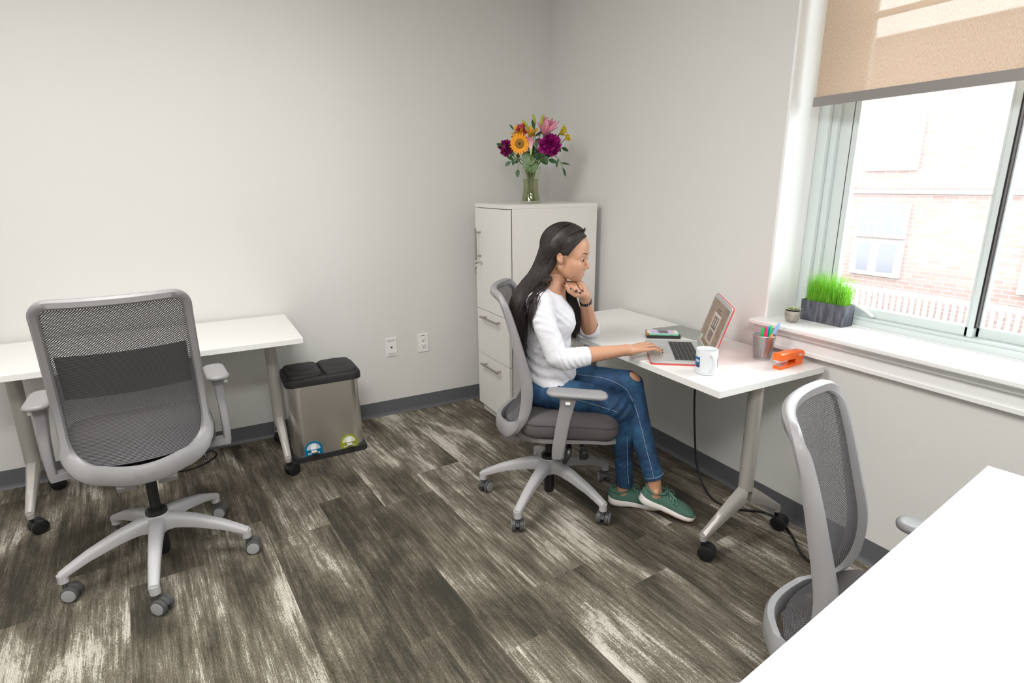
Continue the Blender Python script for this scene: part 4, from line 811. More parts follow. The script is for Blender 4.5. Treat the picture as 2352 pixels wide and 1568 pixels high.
# leafy sprigs
def sprig(label, pts, leaves, m_, ln, w, cat='leaves'):
    base = VP(*pts[0]); f = thing('leaf_sprig', label, 'greenery', base); P = [VP(*p) - base for p in pts]; sp2 = spline(P, 14); obj('stem', MB().tube(sp2, 0.0018, 6), M_stem, f)
    for k in range(leaves):
        t = 0.45 + 0.55 * (k + 1) / leaves; c = Vector(sp2[min(13, int(t * 13))]); tan = (Vector(sp2[min(13, int(t * 13))]) - Vector(sp2[max(0, int(t * 13) - 1)])).normalized(); side = tan.cross(toC).normalized() * (1 if k % 2 else -1); d = tan * (1.0 if k == leaves - 1 else 0.5) + side * (0 if k == leaves - 1 else 0.8) + toC * random.uniform(-.2, .5)
        obj('leaf', leafmesh(MB(), c, d, toC + Vector((0, 0, 0.6)), ln * random.uniform(0.8, 1.1), w, 0.25), m_, f)
sprig('dark leaf sprig reaching out at the far left of the bouquet', [(0.0, 0, 1.35), (-0.02, 0, 1.54), (-0.11, 0.02, 1.62), (-0.165, 0.03, 1.652)], 3, M_leaf, 0.035, 0.010)
sprig('dark leaf sprig drooping at the lower left of the bouquet', [(0.01, 0, 1.35), (-0.03, 0.02, 1.54), (-0.08, 0.05, 1.585), (-0.12, 0.06, 1.565)], 5, M_leaf, 0.045, 0.012)
sprig('long leaf hanging over the left side of the vase rim', [(0.0, 0.01, 1.35), (-0.04, 0.03, 1.54), (-0.07, 0.05, 1.545), (-0.075, 0.06, 1.52)], 1, M_leaf, 0.05, 0.013)
sprig('long narrow leaves arching down at the right of the bouquet', [(0.0, -0.01, 1.35), (0.04, 0, 1.55), (0.12, 0.03, 1.60), (0.165, 0.04, 1.57), (0.185, 0.04, 1.53)], 4, M_leaf, 0.055, 0.007)
sprig('leaf sprig pointing right past the magenta peony', [(-0.01, -0.01, 1.35), (0.03, 0, 1.55), (0.13, -0.01, 1.65), (0.18, 0.0, 1.642)], 3, M_leaf, 0.050, 0.011)
sprig('blade shaped dark leaves standing up in the middle of the bouquet', [(0.0, -0.01, 1.35), (0.01, 0, 1.55), (0.025, 0.03, 1.68), (0.018, 0.03, 1.74)], 3, M_leaf, 0.065, 0.009)
sprig('dark leaves filling the lower right of the bouquet', [(0.01, 0.0, 1.35), (0.02, 0.02, 1.53), (0.06, 0.06, 1.58), (0.10, 0.06, 1.575)], 6, M_leaf, 0.048, 0.014)
sprig('dark leaves in the middle of the bouquet behind the calla', [(0.0, 0.0, 1.35), (0.0, 0.02, 1.53), (0.02, 0.03, 1.60), (0.03, 0.03, 1.65)], 6, M_leaf, 0.055, 0.016)
sprig('small leaf tip at the upper left above the salmon bloom', [(-0.01, -0.02, 1.35), (-0.02, -0.02, 1.55), (-0.075, -0.02, 1.70), (-0.10, -0.02, 1.745)], 2, M_leaf, 0.035, 0.006)
f = thing('leaf_sprig', 'round grey green eucalyptus leaves at the vase rim', 'greenery', VP(0, 0.045, 1.55)); obj('stem', MB().tube([(0, 0, -0.19), (0, 0, 0)], 0.0018, 6), M_stem, f)
for du, z, r in ((-0.005, 0.022, 0.030), (-0.03, 0.045, 0.024), (-0.022, -0.008, 0.026), (0.02, -0.012, 0.024), (0.005, -0.03, 0.022)):
    rows = [[Vector(ur) * (du + q * r * math.cos(a)) + Vector((0, 0, z + q * r * 0.9 * math.sin(a))) + vw * (0.008 * (1 - q * q) + (0.008 if z > 0 else -0.008)) for a in [2 * math.pi * j / 18 for j in range(18)]] for q in (0.05, 0.4, 0.75, 1.0)]
    obj('leaf', MB().loft(rows, cap=False), M_leaf2, f)
for k in range(7):
    a = Vector((random.uniform(-0.030, 0.030), random.uniform(-0.025, 0.025), 0.016)); b = Vector((-a.x * 0.9, -a.y, 0.195)); obj('cut_stem', MB().tube([a, a * 0.3 + b * 0.3 + Vector((0, 0, 0.04)), b], 0.0022, 7), M_stem2 if k % 2 else M_stem, vs)

# ------------------------------------------------------------------ implicit surface modeller (union of tapered limbs, polygonised by surface nets)
class Field:
    def __init__(s, lo, hi, h):
        s.lo = np.array(lo, float); s.h = h; n = np.ceil((np.array(hi) - s.lo) / h).astype(int) + 1; s.n = n
        ax = [s.lo[i] + h * np.arange(n[i]) for i in range(3)]
        s.X, s.Y, s.Z = [a.astype(np.float32) for a in np.meshgrid(*ax, indexing='ij', sparse=True)]
        s.F = np.full(n, 1.0, np.float32)
    def cone(s, a, b, ra, rb):
        a = np.array(a, float); b = np.array(b, float); d = b - a; l2 = float(d @ d) + 1e-12
        t = np.clip(((s.X - a[0]) * d[0] + (s.Y - a[1]) * d[1] + (s.Z - a[2]) * d[2]) / l2, 0, 1)
        return np.sqrt((s.X - a[0] - t * d[0]) ** 2 + (s.Y - a[1] - t * d[1]) ** 2 + (s.Z - a[2] - t * d[2]) ** 2) - (ra + (rb - ra) * t)
    def ell(s, c, r, rot=None):
        x, y, z = s.X - c[0], s.Y - c[1], s.Z - c[2]
        if rot is not None: m = np.array(rot); x, y, z = (m[0, 0] * x + m[1, 0] * y + m[2, 0] * z, m[0, 1] * x + m[1, 1] * y + m[2, 1] * z, m[0, 2] * x + m[1, 2] * y + m[2, 2] * z)
        k = np.sqrt((x / r[0]) ** 2 + (y / r[1]) ** 2 + (z / r[2]) ** 2); return (k - 1) * min(r)
    def stack(s, tab):
        """trunk with elliptic sections: rows (z, cx, half depth, half width[, squareness])"""
        T = np.array(tab, float); z = s.Z
        cx = np.interp(z, T[:, 0], T[:, 1]); a = np.interp(z, T[:, 0], T[:, 2]); b = np.interp(z, T[:, 0], T[:, 3])
        k = (np.abs((s.X - cx) / a) ** 2.3 + np.abs(s.Y / b) ** 2.3) ** (1 / 2.3); d = (k - 1) * np.minimum(a, b)
        return np.maximum(d, np.maximum(T[0, 0] - z, z - T[-1, 0]))
    def u(s, d, k=0.0):
        if k <= 0: s.F = np.minimum(s.F, d)
        else:
            h = np.clip(0.5 + 0.5 * (s.F - d) / k, 0, 1); s.F = s.F + (d - s.F) * h - k * h * (1 - h)
        s.F = s.F.astype(np.float32); return s
    def sub(s, d, k=0.0):
        if k <= 0: s.F = np.maximum(s.F, -d)
        else:
            h = np.clip(0.5 - 0.5 * (s.F + d) / k, 0, 1); s.F = s.F + (-d - s.F) * h + k * h * (1 - h)
        s.F = s.F.astype(np.float32); return s
    def chain(s, pts, rs, k):
        g = None
        for i in range(len(pts) - 1):
            d = s.cone(pts[i], pts[i + 1], rs[i], rs[i + 1]); g = d if g is None else np.minimum(g, d)
        return s.u(g, k)
    def mesh(s):
        F = s.F; n = F.shape; ins = F < 0
        c = np.zeros((n[0] - 1, n[1] - 1, n[2] - 1), np.int8)
        for i in (0, 1):
            for j in (0, 1):
                for k in (0, 1): c += ins[i:n[0] - 1 + i, j:n[1] - 1 + j, k:n[2] - 1 + k]
        act = (c > 0) & (c < 8); idx = np.full(act.shape, -1, np.int64); P = np.argwhere(act); idx[act] = np.arange(len(P))
        acc = np.zeros((len(P), 3)); cnt = np.zeros(len(P))
        cor = [(i, j, k) for i in (0, 1) for j in (0, 1) for k in (0, 1)]
        for a in cor:
            for ax in range(3):
                if a[ax] == 0:
                    b = list(a); b[ax] = 1; fa = F[P[:, 0] + a[0], P[:, 1] + a[1], P[:, 2] + a[2]]; fb = F[P[:, 0] + b[0], P[:, 1] + b[1], P[:, 2] + b[2]]
                    m = (fa < 0) != (fb < 0); t = np.where(m, fa / np.where(m, fa - fb, 1), 0); p = np.array(a, float)[None] + 0 * acc; p[:, ax] += t; acc[m] += p[m]; cnt[m] += 1
        V = s.lo + s.h * (P + acc / cnt[:, None]); faces = []
        for ax in range(3):
            a1, a2 = [(1, 2), (2, 0), (0, 1)][ax]; sl0 = [slice(1, -1)] * 3; sl1 = [slice(1, -1)] * 3; sl0[ax] = slice(0, n[ax] - 1); sl1[ax] = slice(1, n[ax])
            A = ins[tuple(sl0)]; B = ins[tuple(sl1)]; Q = np.argwhere(A != B); off = np.ones(3, int); off[ax] = 0; Q = Q + off; fl = ins[Q[:, 0], Q[:, 1], Q[:, 2]]
            def cell(d1, d2):
                q = Q.copy(); q[:, a1] -= d1; q[:, a2] -= d2; return idx[q[:, 0], q[:, 1], q[:, 2]]
            q = np.stack([cell(1, 1), cell(0, 1), cell(0, 0), cell(1, 0)], 1); q[~fl] = q[~fl][:, ::-1]; faces.append(q)
        Fc = np.concatenate(faces); Fc = Fc[(Fc >= 0).all(1)]; return V, Fc
def relax(V, Fc, it=2, lam=0.5):
    e = np.concatenate([Fc[:, [0, 1]], Fc[:, [1, 2]], Fc[:, [2, 3]], Fc[:, [3, 0]]]); e = np.concatenate([e, e[:, ::-1]])
    for _ in range(it):
        s_ = np.zeros_like(V); np.add.at(s_, e[:, 0], V[e[:, 1]]); c = np.bincount(e[:, 0], minlength=len(V))[:, None]; V = V + lam * (s_ / np.maximum(c, 1) - V)
    return V
def npobj(name, V, Fc, mats, parent=None, mi=None, label=None):
    me = bpy.data.meshes.new(name); me.vertices.add(len(V)); me.vertices.foreach_set('co', np.asarray(V, np.float32).ravel()); k = Fc.shape[1]
    me.loops.add(len(Fc) * k); me.loops.foreach_set('vertex_index', Fc.astype(np.int32).ravel()); me.polygons.add(len(Fc)); me.polygons.foreach_set('loop_start', np.arange(0, len(Fc) * k, k, dtype=np.int32)); me.polygons.foreach_set('loop_total', np.full(len(Fc), k, np.int32))
    if not isinstance(mats, (list, tuple)): mats = [mats]
    for m in mats: me.materials.append(m)
    if mi is not None: me.polygons.foreach_set('material_index', mi.astype(np.int32))
    me.update(calc_edges=True); me.validate(); me.polygons.foreach_set('use_smooth', [True] * len(me.polygons)); o = bpy.data.objects.new(name, me); C.objects.link(o)
    if parent: o.parent = parent
    if label: o['label'] = label
    return o
def inell(Cn, c, r): return (((Cn - np.array(c)) / np.array(r)) ** 2).sum(1) < 1

# ------------------------------------------------------------------ the woman (local frame: +x the way she faces, +y her left, z up)
pw = thing('person', 'woman in a white top and ripped jeans at the laptop, chin on her hand', 'person', (-0.84, -1.38, 0), R(-32))
M_skin = mat('skin', (0.53, 0.285, 0.18), 0.42); bsdf(M_skin).inputs['Subsurface Weight'].default_value = 0.12; bsdf(M_skin).inputs['Subsurface Radius'].default_value = (0.01, 0.004, 0.002); bsdf(M_skin).inputs['Subsurface Scale'].default_value = 0.5
M_lip = mat('lip', (0.60, 0.22, 0.19), 0.4); M_nail = mat('nail_polish', (0.035, 0.012, 0.018), 0.15)
# ---- head, built in head axes
HO = np.array([0.060, 0.0, 1.165]); hy = R(-17); HR = np.array([[math.cos(hy), -math.sin(hy), 0], [math.sin(hy), math.cos(hy), 0], [0, 0, 1]])
toP = lambda V: V @ HR.T + HO
f = Field((-0.13, -0.105, -0.235), (0.125, 0.105, 0.125), 0.0020)
f.u(f.ell((0.000, 0, 0.024), (0.094, 0.074, 0.086)))
f.u(f.ell((0.030, 0, 0.018), (0.071, 0.062, 0.058)), 0.02)
f.u(f.ell((0.036, 0, -0.048), (0.050, 0.050, 0.060)), 0.02)
for s in (-1, 1):
    f.u(f.cone((-0.006, s * 0.052, -0.058), (0.052, s * 0.014, -0.106), 0.013, 0.012), 0.022)
    f.u(f.ell((0.056, s * 0.040, -0.046), (0.024, 0.019, 0.020)), 0.030)
    f.u(f.ell((0.044, s * 0.034, -0.076), (0.032, 0.020, 0.026)), 0.028)
    f.u(f.cone((0.082, s * 0.012, -0.011), (0.070, s * 0.042, -0.009), 0.012, 0.010), 0.022)
f.u(f.ell((0.061, 0, -0.107), (0.0155, 0.019, 0.0135)), 0.014)
f.u(f.ell((0.066, 0, -0.090), (0.017, 0.026, 0.018)), 0.012)
for s in (-1, 1): f.sub(f.ell((0.099, s * 0.031, -0.028), (0.0125, 0.018, 0.0095)), 0.014)
f.u(f.cone((0.086, 0, -0.018), (0.098, 0, -0.056), 0.0065, 0.0085), 0.010)
f.u(f.ell((0.100, 0, -0.0605), (0.0092, 0.0098, 0.0085)), 0.006)
for s in (-1, 1):
    f.u(f.ell((0.089, s * 0.0125, -0.064), (0.0095, 0.0068, 0.0068)), 0.005)
    f.sub(f.ell((0.095, s * 0.0065, -0.0712), (0.0055, 0.0030, 0.0035)), 0.002)
f.sub(f.ell((0.089, 0, -0.077), (0.004, 0.003, 0.006)), 0.004)
for s in (-1, 1):
    f.u(f.cone((0.0810, 0, -0.0850), (0.0640, s * 0.0255, -0.0888), 0.0052, 0.0022), 0.004)
    f.u(f.cone((0.0790, 0, -0.0965), (0.0640, s * 0.0245, -0.0895), 0.0060, 0.0020), 0.004)
    f.sub(f.cone((0.0885, 0, -0.0905), (0.0690, s * 0.0290, -0.0890), 0.0016, 0.0012), 0.002)
f.sub(f.ell((0.0835, 0, -0.1045), (0.006, 0.012, 0.0030)), 0.004)
for s in (-1, 1):   # lids round the eyes
    f.u(f.ell((0.0800, s * 0.0315, -0.0295), (0.0128, 0.0150, 0.0125)), 0.003)
    f.sub(f.ell((0.0950, s * 0.0335, -0.0300), (0.0130, 0.0128, 0.0052)), 0.0005)
for s in (-1, 1):   # ears
    q = R(-12); rt = [[math.cos(q), 0, math.sin(q)], [0, 1, 0], [-math.sin(q), 0, math.cos(q)]]
    f.u(f.ell((0.000, s * 0.074, -0.018), (0.0140, 0.0080, 0.0260), rt), 0.004); f.sub(f.ell((0.003, s * 0.0835, -0.012), (0.0080, 0.0075, 0.0150), rt), 0.003); f.u(f.ell((0.007, s * 0.076, -0.017), (0.004, 0.004, 0.006)), 0.003); f.u(f.cone((-0.006, s * 0.0775, 0.000), (0.006, s * 0.0775, -0.002), 0.0022, 0.0022), 0.003)
f.u(f.cone((-0.032, 0, -0.045), (-0.058, 0.014, -0.235), 0.048, 0.053), 0.022)
V, Fc = f.mesh(); V = relax(V, Fc, 2, 0.4); Cn = V[Fc].mean(1)
HEADV = V.copy(); ty = np.clip(np.abs(Cn[:, 1]) / 0.0255, 0, 1.2); zu = -0.0850 - 0.0038 * ty; zl = -0.0965 + 0.0070 * ty; xl = 0.081 - 0.017 * ty
lips = (Cn[:, 2] < zu + 0.0050 - 0.0036 * ty) & (Cn[:, 2] > zl - 0.0056 + 0.0042 * ty) & (Cn[:, 0] > xl - 0.004) & (ty < 1.02)
parts = [(toP(V), Fc, np.where(lips, 1, 0))]
for s in (-1, 1):
    c = np.array((0.0805, s * 0.0318, -0.0299)); e = MB().ell((0, 0, 0), (0.0121,) * 3, nu=40, nv=28); gz = np.array((0.90, -0.22, -0.14)); gz /= np.linalg.norm(gz); vv = np.array(e.v); mi = [2 if (np.mean(vv[list(q)], 0) @ gz) / 0.0121 > 0.95 else (1 if (np.mean(vv[list(q)], 0) @ gz) / 0.0121 > 0.84 else 0) for q in e.f]
    e.mi = mi; e.v = [tuple(p) for p in toP(vv + c)]; obj('eye', e, [mat('eye_white', (0.55, 0.50, 0.48), 0.15), mat('iris_brown', (0.07, 0.03, 0.015), 0.1), mat('pupil', (0.004, 0.004, 0.004), 0.1)], pw)
    def snap(pts, off):
        out = []
        for q_ in pts:
            q_ = np.array(q_); i_ = np.argmin((((V0h - q_) * (1, 1.2, 1.6)) ** 2).sum(1)); v_ = V0h[i_]; n_ = v_ - np.array((0.03, v_[1] * 0.35, v_[2])); n_ /= np.linalg.norm(n_); out.append(v_ + n_ * off)
        out = np.array(out); k_ = np.ones(3) / 3; return np.stack([np.convolve(np.pad(out[:, i], 1, mode='edge'), k_, 'valid') for i in range(3)], 1)
    V0h = HEADV
    bw = [(0.100, s * 0.0115, -0.0080), (0.098, s * 0.022, -0.0030), (0.090, s * 0.034, 0.0000), (0.075, s * 0.0485, -0.0070)]; b = MB()
    b.tube([tuple(toP(p)) for p in snap(spline(bw, 16), -0.0005)], [0.0012, 0.0019, 0.0022, 0.0023, 0.0023, 0.0023, 0.0023, 0.0022, 0.0021, 0.0020, 0.0018, 0.0016, 0.0013, 0.0010, 0.0007, 0.0004], 8); obj('eyebrow', b, mat('brow_hair', (0.012, 0.009, 0.008), 0.8), pw)
    bw = [(0.0925, s * 0.0205, -0.0290), (0.0945, s * 0.0270, -0.0250), (0.0925, s * 0.0360, -0.0247), (0.0840, s * 0.0460, -0.0290), (0.082, s * 0.049, -0.0300)]; b = MB()
    b.tube([tuple(toP(p)) for p in snap(spline(bw, 14), 0.0006)], [0.0004] + [0.0009] * 12 + [0.0003], 6); obj('eyelashes', b, MATS['brow_hair'], pw)
# ---- upper chest and neck root under the collar
f = Field((-0.13, -0.20, 0.84), (0.12, 0.20, 1.075), 0.0035)
f.u(f.stack([(0.84, -0.002, 0.085, 0.13), (0.90, -0.004, 0.083, 0.145), (0.95, -0.012, 0.070, 0.150), (0.985, -0.018, 0.056, 0.130), (1.01, -0.016, 0.046, 0.085), (1.04, -0.006, 0.044, 0.052), (1.05, -0.004, 0.042, 0.046)]), 0)
for s in (-1, 1): f.u(f.cone((-0.025, s * 0.03, 1.010), (-0.040, s * 0.130, 0.982), 0.036, 0.032), 0.03)
f.u(f.cone(toP(np.array((-0.032, 0, -0.045))), toP(np.array((-0.058, 0.014, -0.235))), 0.0485, 0.0535), 0.045)
V, Fc = f.mesh(); parts.append((relax(V, Fc, 3), Fc, np.zeros(len(Fc))))
# ---- right forearm and hand flat on the trackpad
f = Field((-0.02, -0.30, 0.715), (0.50, -0.02, 0.86), 0.0020)
elb = np.array((0.030, -0.232, 0.762)); wr = np.array((0.315, -0.158, 0.782))
f.chain([elb, elb * 0.72 + wr * 0.28, elb * 0.4 + wr * 0.6, wr - (wr - elb) * 0.07, wr], [0.038, 0.0375, 0.031, 0.0235, 0.0225], 0)
ha = R(28); hu = np.array((math.cos(ha), math.sin(ha), 0)); hv = np.array((-math.sin(ha), math.cos(ha), 0)); Hn = lambda u, v, z: wr * (1, 1, 0) + hu * u + hv * v + np.array((0, 0, 0.752 + z))
f.u(f.cone(wr, Hn(0.02, 0, 0.028), 0.0215, 0.020), 0.01)
tips = []
for v0, v1, L1, kz, r in ((0.026, 0.034, 0.94, 0.034, 0.0083), (0.009, 0.012, 1.04, 0.037, 0.0086), (-0.010, -0.012, 0.97, 0.034, 0.0082), (-0.027, -0.034, 0.76, 0.028, 0.0072)):
    K = Hn(0.080 - 0.010 * (v0 < -0.02), v0, kz); f.u(f.cone(Hn(0.012, v0 * 0.5, 0.027), K, 0.0145, r + 0.0022), 0.012)
    A = Hn(0.080 + 0.042 * L1, v1 * 1.0, kz + 0.001); B = Hn(0.080 + 0.068 * L1, v1 * 1.08, 0.022); T = Hn(0.080 + 0.088 * L1, v1 * 1.12, 0.011)
    f.chain([K, A, B, T], [r + 0.0010, r, r - 0.0008, r - 0.0017], 0.004); tips.append((T, B, r - 0.0017))
TH = [Hn(0.015, 0.020, 0.022), Hn(0.052, 0.048, 0.018), Hn(0.082, 0.050, 0.014), Hn(0.104, 0.046, 0.010)]
f.chain(TH, [0.0145, 0.0115, 0.0095, 0.0075], 0.008); tips.append((TH[3], TH[2], 0.0075))
V, Fc = f.mesh(); V = relax(V, Fc, 1, 0.4); Cn = V[Fc].mean(1); mi = np.zeros(len(Fc))
NAILS = [(T, B, r, np.array((0, 0, 1.0))) for T, B, r in tips]
parts.append((V, Fc, mi))
for T, B, r in tips[:4]:
    pass
# ---- left forearm and loosely closed hand under the chin
f = Field((0.03, -0.075, 0.74), (0.25, 0.20, 1.07), 0.0018)
e2 = np.array((0.186, 0.150, 0.782)); w2 = np.array((0.150, 0.022, 0.975))
f.chain([e2, e2 * 0.7 + w2 * 0.3, e2 * 0.4 + w2 * 0.6, e2 * 0.06 + w2 * 0.94, w2], [0.037, 0.036, 0.029, 0.0225, 0.0215], 0)
tips2 = []
for K, A, B, T, r in (((0.104, 0.022, 1.028), (0.068, 0.000, 1.034), (0.070, -0.020, 1.026), (0.084, -0.032, 1.016), 0.0080), ((0.114, 0.020, 1.031), (0.080, -0.012, 1.034), (0.092, -0.036, 1.024), (0.108, -0.044, 1.009), 0.0080),
                      ((0.124, 0.018, 1.030), (0.097, -0.014, 1.036), (0.110, -0.036, 1.020), (0.125, -0.043, 1.000), 0.0077), ((0.134, 0.012, 1.026), (0.114, -0.012, 1.036), (0.124, -0.030, 1.026), (0.135, -0.036, 1.009), 0.0068)):
    K, A, B, T = map(np.array, (K, A, B, T)); f.u(f.cone(w2, K, 0.0180, r + 0.004), 0.012)
    f.chain([K, A, B, T], [r + 0.0012, r, r - 0.0006, r - 0.0014], 0.0030); tips2.append((T, B, r - 0.0014, np.array((0.15, -0.9, -0.05))))
f.u(f.ell((0.128, 0.010, 1.003), (0.022, 0.016, 0.024)), 0.012)
T4 = [np.array(p) for p in ((0.140, 0.000, 0.984), (0.108, -0.024, 0.986), (0.080, -0.036, 1.004), (0.064, -0.038, 1.034))]
f.chain(T4, [0.0155, 0.0115, 0.0090, 0.0070], 0.008); tips2.append((T4[3], T4[2], 0.0070, np.array((-0.35, -0.85, 0.1))))
V, Fc = f.mesh(); V = relax(V, Fc, 1, 0.4); Cn = V[Fc].mean(1); mi = np.zeros(len(Fc))
for T, B, r, nd in tips2:
    NAILS.append((T, B, r, nd))
parts.append((V, Fc, mi))
# ---- ankles and knee skin
f = Field((0.28, -0.20, 0.03), (0.50, 0.02, 0.26), 0.003)
f.chain([(0.350, -0.050, 0.20), (0.346, -0.045, 0.11), (0.345, -0.04, 0.06)], [0.030, 0.028, 0.029], 0)
f.chain([(0.452, -0.145, 0.25), (0.462, -0.152, 0.185), (0.470, -0.156, 0.125)], [0.031, 0.0285, 0.030], 0)
f.u(f.ell((0.470, -0.186, 0.148), (0.011, 0.008, 0.011)), 0.008)
V, Fc = f.mesh(); parts.append((relax(V, Fc, 2), Fc, np.zeros(len(Fc))))
f = Field((0.28, -0.11, 0.50), (0.43, 0.05, 0.67), 0.004)
f.chain([(0.30, -0.012, 0.590), (0.352, -0.032, 0.592), (0.358, -0.045, 0.55)], [0.050, 0.0535, 0.050], 0)
V, Fc = f.mesh(); parts.append((relax(V, Fc, 2), Fc, np.zeros(len(Fc))))
f = Field((-0.13, -0.30, 0.10), (0.50, 0.21, 0.98), 0.007)   # the rest of the body, under the clothes
f.u(f.stack([(0.53, 0.0, 0.085, 0.130), (0.65, 0.004, 0.088, 0.115), (0.71, -0.004, 0.082, 0.108), (0.80, -0.006, 0.084, 0.115), (0.90, -0.004, 0.080, 0.128), (0.96, -0.014, 0.060, 0.125)]), 0)
f.chain([(-0.040, -0.150, 0.955), (-0.008, -0.208, 0.865), (0.030, -0.232, 0.762), (0.10, -0.215, 0.766)], [0.036, 0.035, 0.034, 0.033], 0.02)
f.chain([(-0.022, 0.145, 0.950), (0.07, 0.170, 0.87), (0.178, 0.153, 0.790), (0.184, 0.140, 0.81)], [0.036, 0.034, 0.032, 0.032], 0.02)
f.chain([(0.02, -0.080, 0.57), (0.15, -0.108, 0.545), (0.285, -0.112, 0.520), (0.322, -0.075, 0.38), (0.338, -0.058, 0.25), (0.350, -0.048, 0.150)], [0.060, 0.056, 0.050, 0.040, 0.031, 0.029], 0.02)
f.chain([(0.02, 0.080, 0.57), (0.16, 0.035, 0.582), (0.345, -0.030, 0.588), (0.385, -0.085, 0.455), (0.420, -0.118, 0.330), (0.457, -0.148, 0.215)], [0.060, 0.056, 0.046, 0.039, 0.034, 0.030], 0.02)
V, Fc = f.mesh(); parts.append((relax(V, Fc, 1), Fc, np.zeros(len(Fc))))
allV = []; allF = []; allM = []; o_ = 0
for V, Fc, mi in parts: allV.append(V); allF.append(Fc + o_); allM.append(mi); o_ += len(V)
npobj('body', np.concatenate(allV), np.concatenate(allF), [M_skin, M_lip, M_nail], pw, np.concatenate(allM))

for T, B, r, nd in NAILS:
    d = (T - B) / np.linalg.norm(T - B); nd = nd - d * (nd @ d); nd /= np.linalg.norm(nd); sd = np.cross(d, nd); Mn = Matrix((Vector(d), Vector(sd), Vector(nd))).transposed().to_4x4(); Mn.translation = Vector(T + nd * r * 0.55 + d * 0.0035)
    obj('fingernail', MB().ell((0, 0, 0), (0.0068, r * 0.74, r * 0.55), nu=20, nv=12, M=Mn), M_nail, pw)
# ---- white top
M_top = mat('white_jersey', (0.68, 0.68, 0.73), 0.85); bump_noise(M_top, 40, 0.45, 0.010, 3)
f = Field((-0.16, -0.32, 0.50), (0.27, 0.235, 1.08), 0.0034)
f.u(f.stack([(0.50, 0.010, 0.118, 0.170), (0.58, 0.012, 0.115, 0.160), (0.65, 0.008, 0.108, 0.140), (0.71, -0.004, 0.100, 0.128), (0.80, -0.008, 0.101, 0.132), (0.87, 0.000, 0.108, 0.146), (0.91, -0.002, 0.101, 0.156), (0.95, -0.012, 0.084, 0.160), (0.985, -0.018, 0.068, 0.145), (1.01, -0.020, 0.056, 0.105), (1.03, -0.02, 0.045, 0.07), (1.045, -0.02, 0.03, 0.04)]), 0)
for s in (-1, 1): f.u(f.ell((0.055, s * 0.062, 0.872), (0.050, 0.056, 0.050)), 0.03)
for s in (-1, 1): f.u(f.cone((-0.022, s * 0.05, 1.022), (-0.042, s * 0.145, 0.978), 0.030, 0.047), 0.03)
sh = (-0.044, -0.158, 0.968)
f.chain([sh, (-0.010, -0.212, 0.875), (0.030, -0.238, 0.775), (0.060, -0.234, 0.762), (0.148, -0.205, 0.768)], [0.052, 0.047, 0.046, 0.0455, 0.0395], 0.022)
f.chain([(-0.020, 0.150, 0.965), (0.07, 0.175, 0.88), (0.175, 0.160, 0.792), (0.190, 0.150, 0.790), (0.188, 0.138, 0.826)], [0.052, 0.046, 0.045, 0.0455, 0.0415], 0.022)
# creases: at the elbows, across the shoulder, at the waist
Xg, Yg, Zg = f.X, f.Y, f.Z
cr = 0.0022 * np.sin(Xg * 300 + Zg * 120 + 2 * np.sin(Yg * 60)) * np.exp(-(((Xg - 0.085) / 0.055) ** 2 + ((Zg - 0.765) / 0.06) ** 2)) * (Yg < -0.16)
cr = cr + 0.0020 * np.sin(Zg * 150 + Xg * 75 + 2.5 * np.sin(Yg * 22 + Xg * 30)) * np.exp(-(((Zg - 0.66) / 0.09) ** 2)) * (np.abs(Yg) < 0.2) * (Xg < 0.14)
cr = cr + 0.0019 * np.sin((Zg + 0.9 * Yg) * 180 + Xg * 80) * np.exp(-(((Zg - 0.925) / 0.05) ** 2)) * (Yg < -0.05)
cr = cr + 0.0010 * np.sin((Zg * 0.8 - Xg) * 130 + 2 * np.sin(Yg * 25)) * np.exp(-(((Zg - 0.78) / 0.08) ** 2)) * (np.abs(Yg) < 0.16)
f.F = (f.F + cr).astype(np.float32)
f.sub(f.ell((0.0, 0, 1.048), (0.078, 0.112, 0.082)), 0.004)                      # boat neckline
def capcut(f, c, d, rad, ln):      # open the cuff: hollow end
    d = np.array(d, float); d /= np.linalg.norm(d); return f.cone(np.array(c) - d * 0.012, np.array(c) + d * ln, rad, rad)
dR = wr - np.array((0.060, -0.234, 0.762)); f.sub(capcut(f, (0.163, -0.199, 0.7690), dR, 0.0355, 0.08), 0.003)
dL = w2 - e2; f.sub(capcut(f, e2 + dL * 0.16, dL, 0.0380, 0.08), 0.003)
# flat trimmed cuff ends and hem
q = (Xg - 0.158) * dR[0] / np.linalg.norm(dR) + (Yg + 0.20) * dR[1] / np.linalg.norm(dR) + (Zg - 0.769) * dR[2] / np.linalg.norm(dR); f.F = np.where(Yg < -0.14, np.maximum(f.F, np.where(Xg > 0.10, q, -1)), f.F).astype(np.float32)
dn = dL / np.linalg.norm(dL); cc = e2 + dL * 0.17; q = (Xg - cc[0]) * dn[0] + (Yg - cc[1]) * dn[1] + (Zg - cc[2]) * dn[2]; f.F = np.where((Xg > 0.13) & (Yg > 0.05), np.maximum(f.F, q), f.F).astype(np.float32)
f.F = np.maximum(f.F, 0.578 - Zg + 0.30 * np.clip(Xg + 0.06, 0, 1)).astype(np.float32)
f.F = np.maximum(f.F, 0.7385 - Zg - (Xg < 0.165) * 1.0).astype(np.float32)
f.F = np.maximum(f.F, np.where(Yg < -0.165, 0.715 - Zg, -1)).astype(np.float32)
V, Fc = f.mesh(); npobj('long_sleeve_top', relax(V, Fc, 1, 0.4), Fc, M_top, pw)

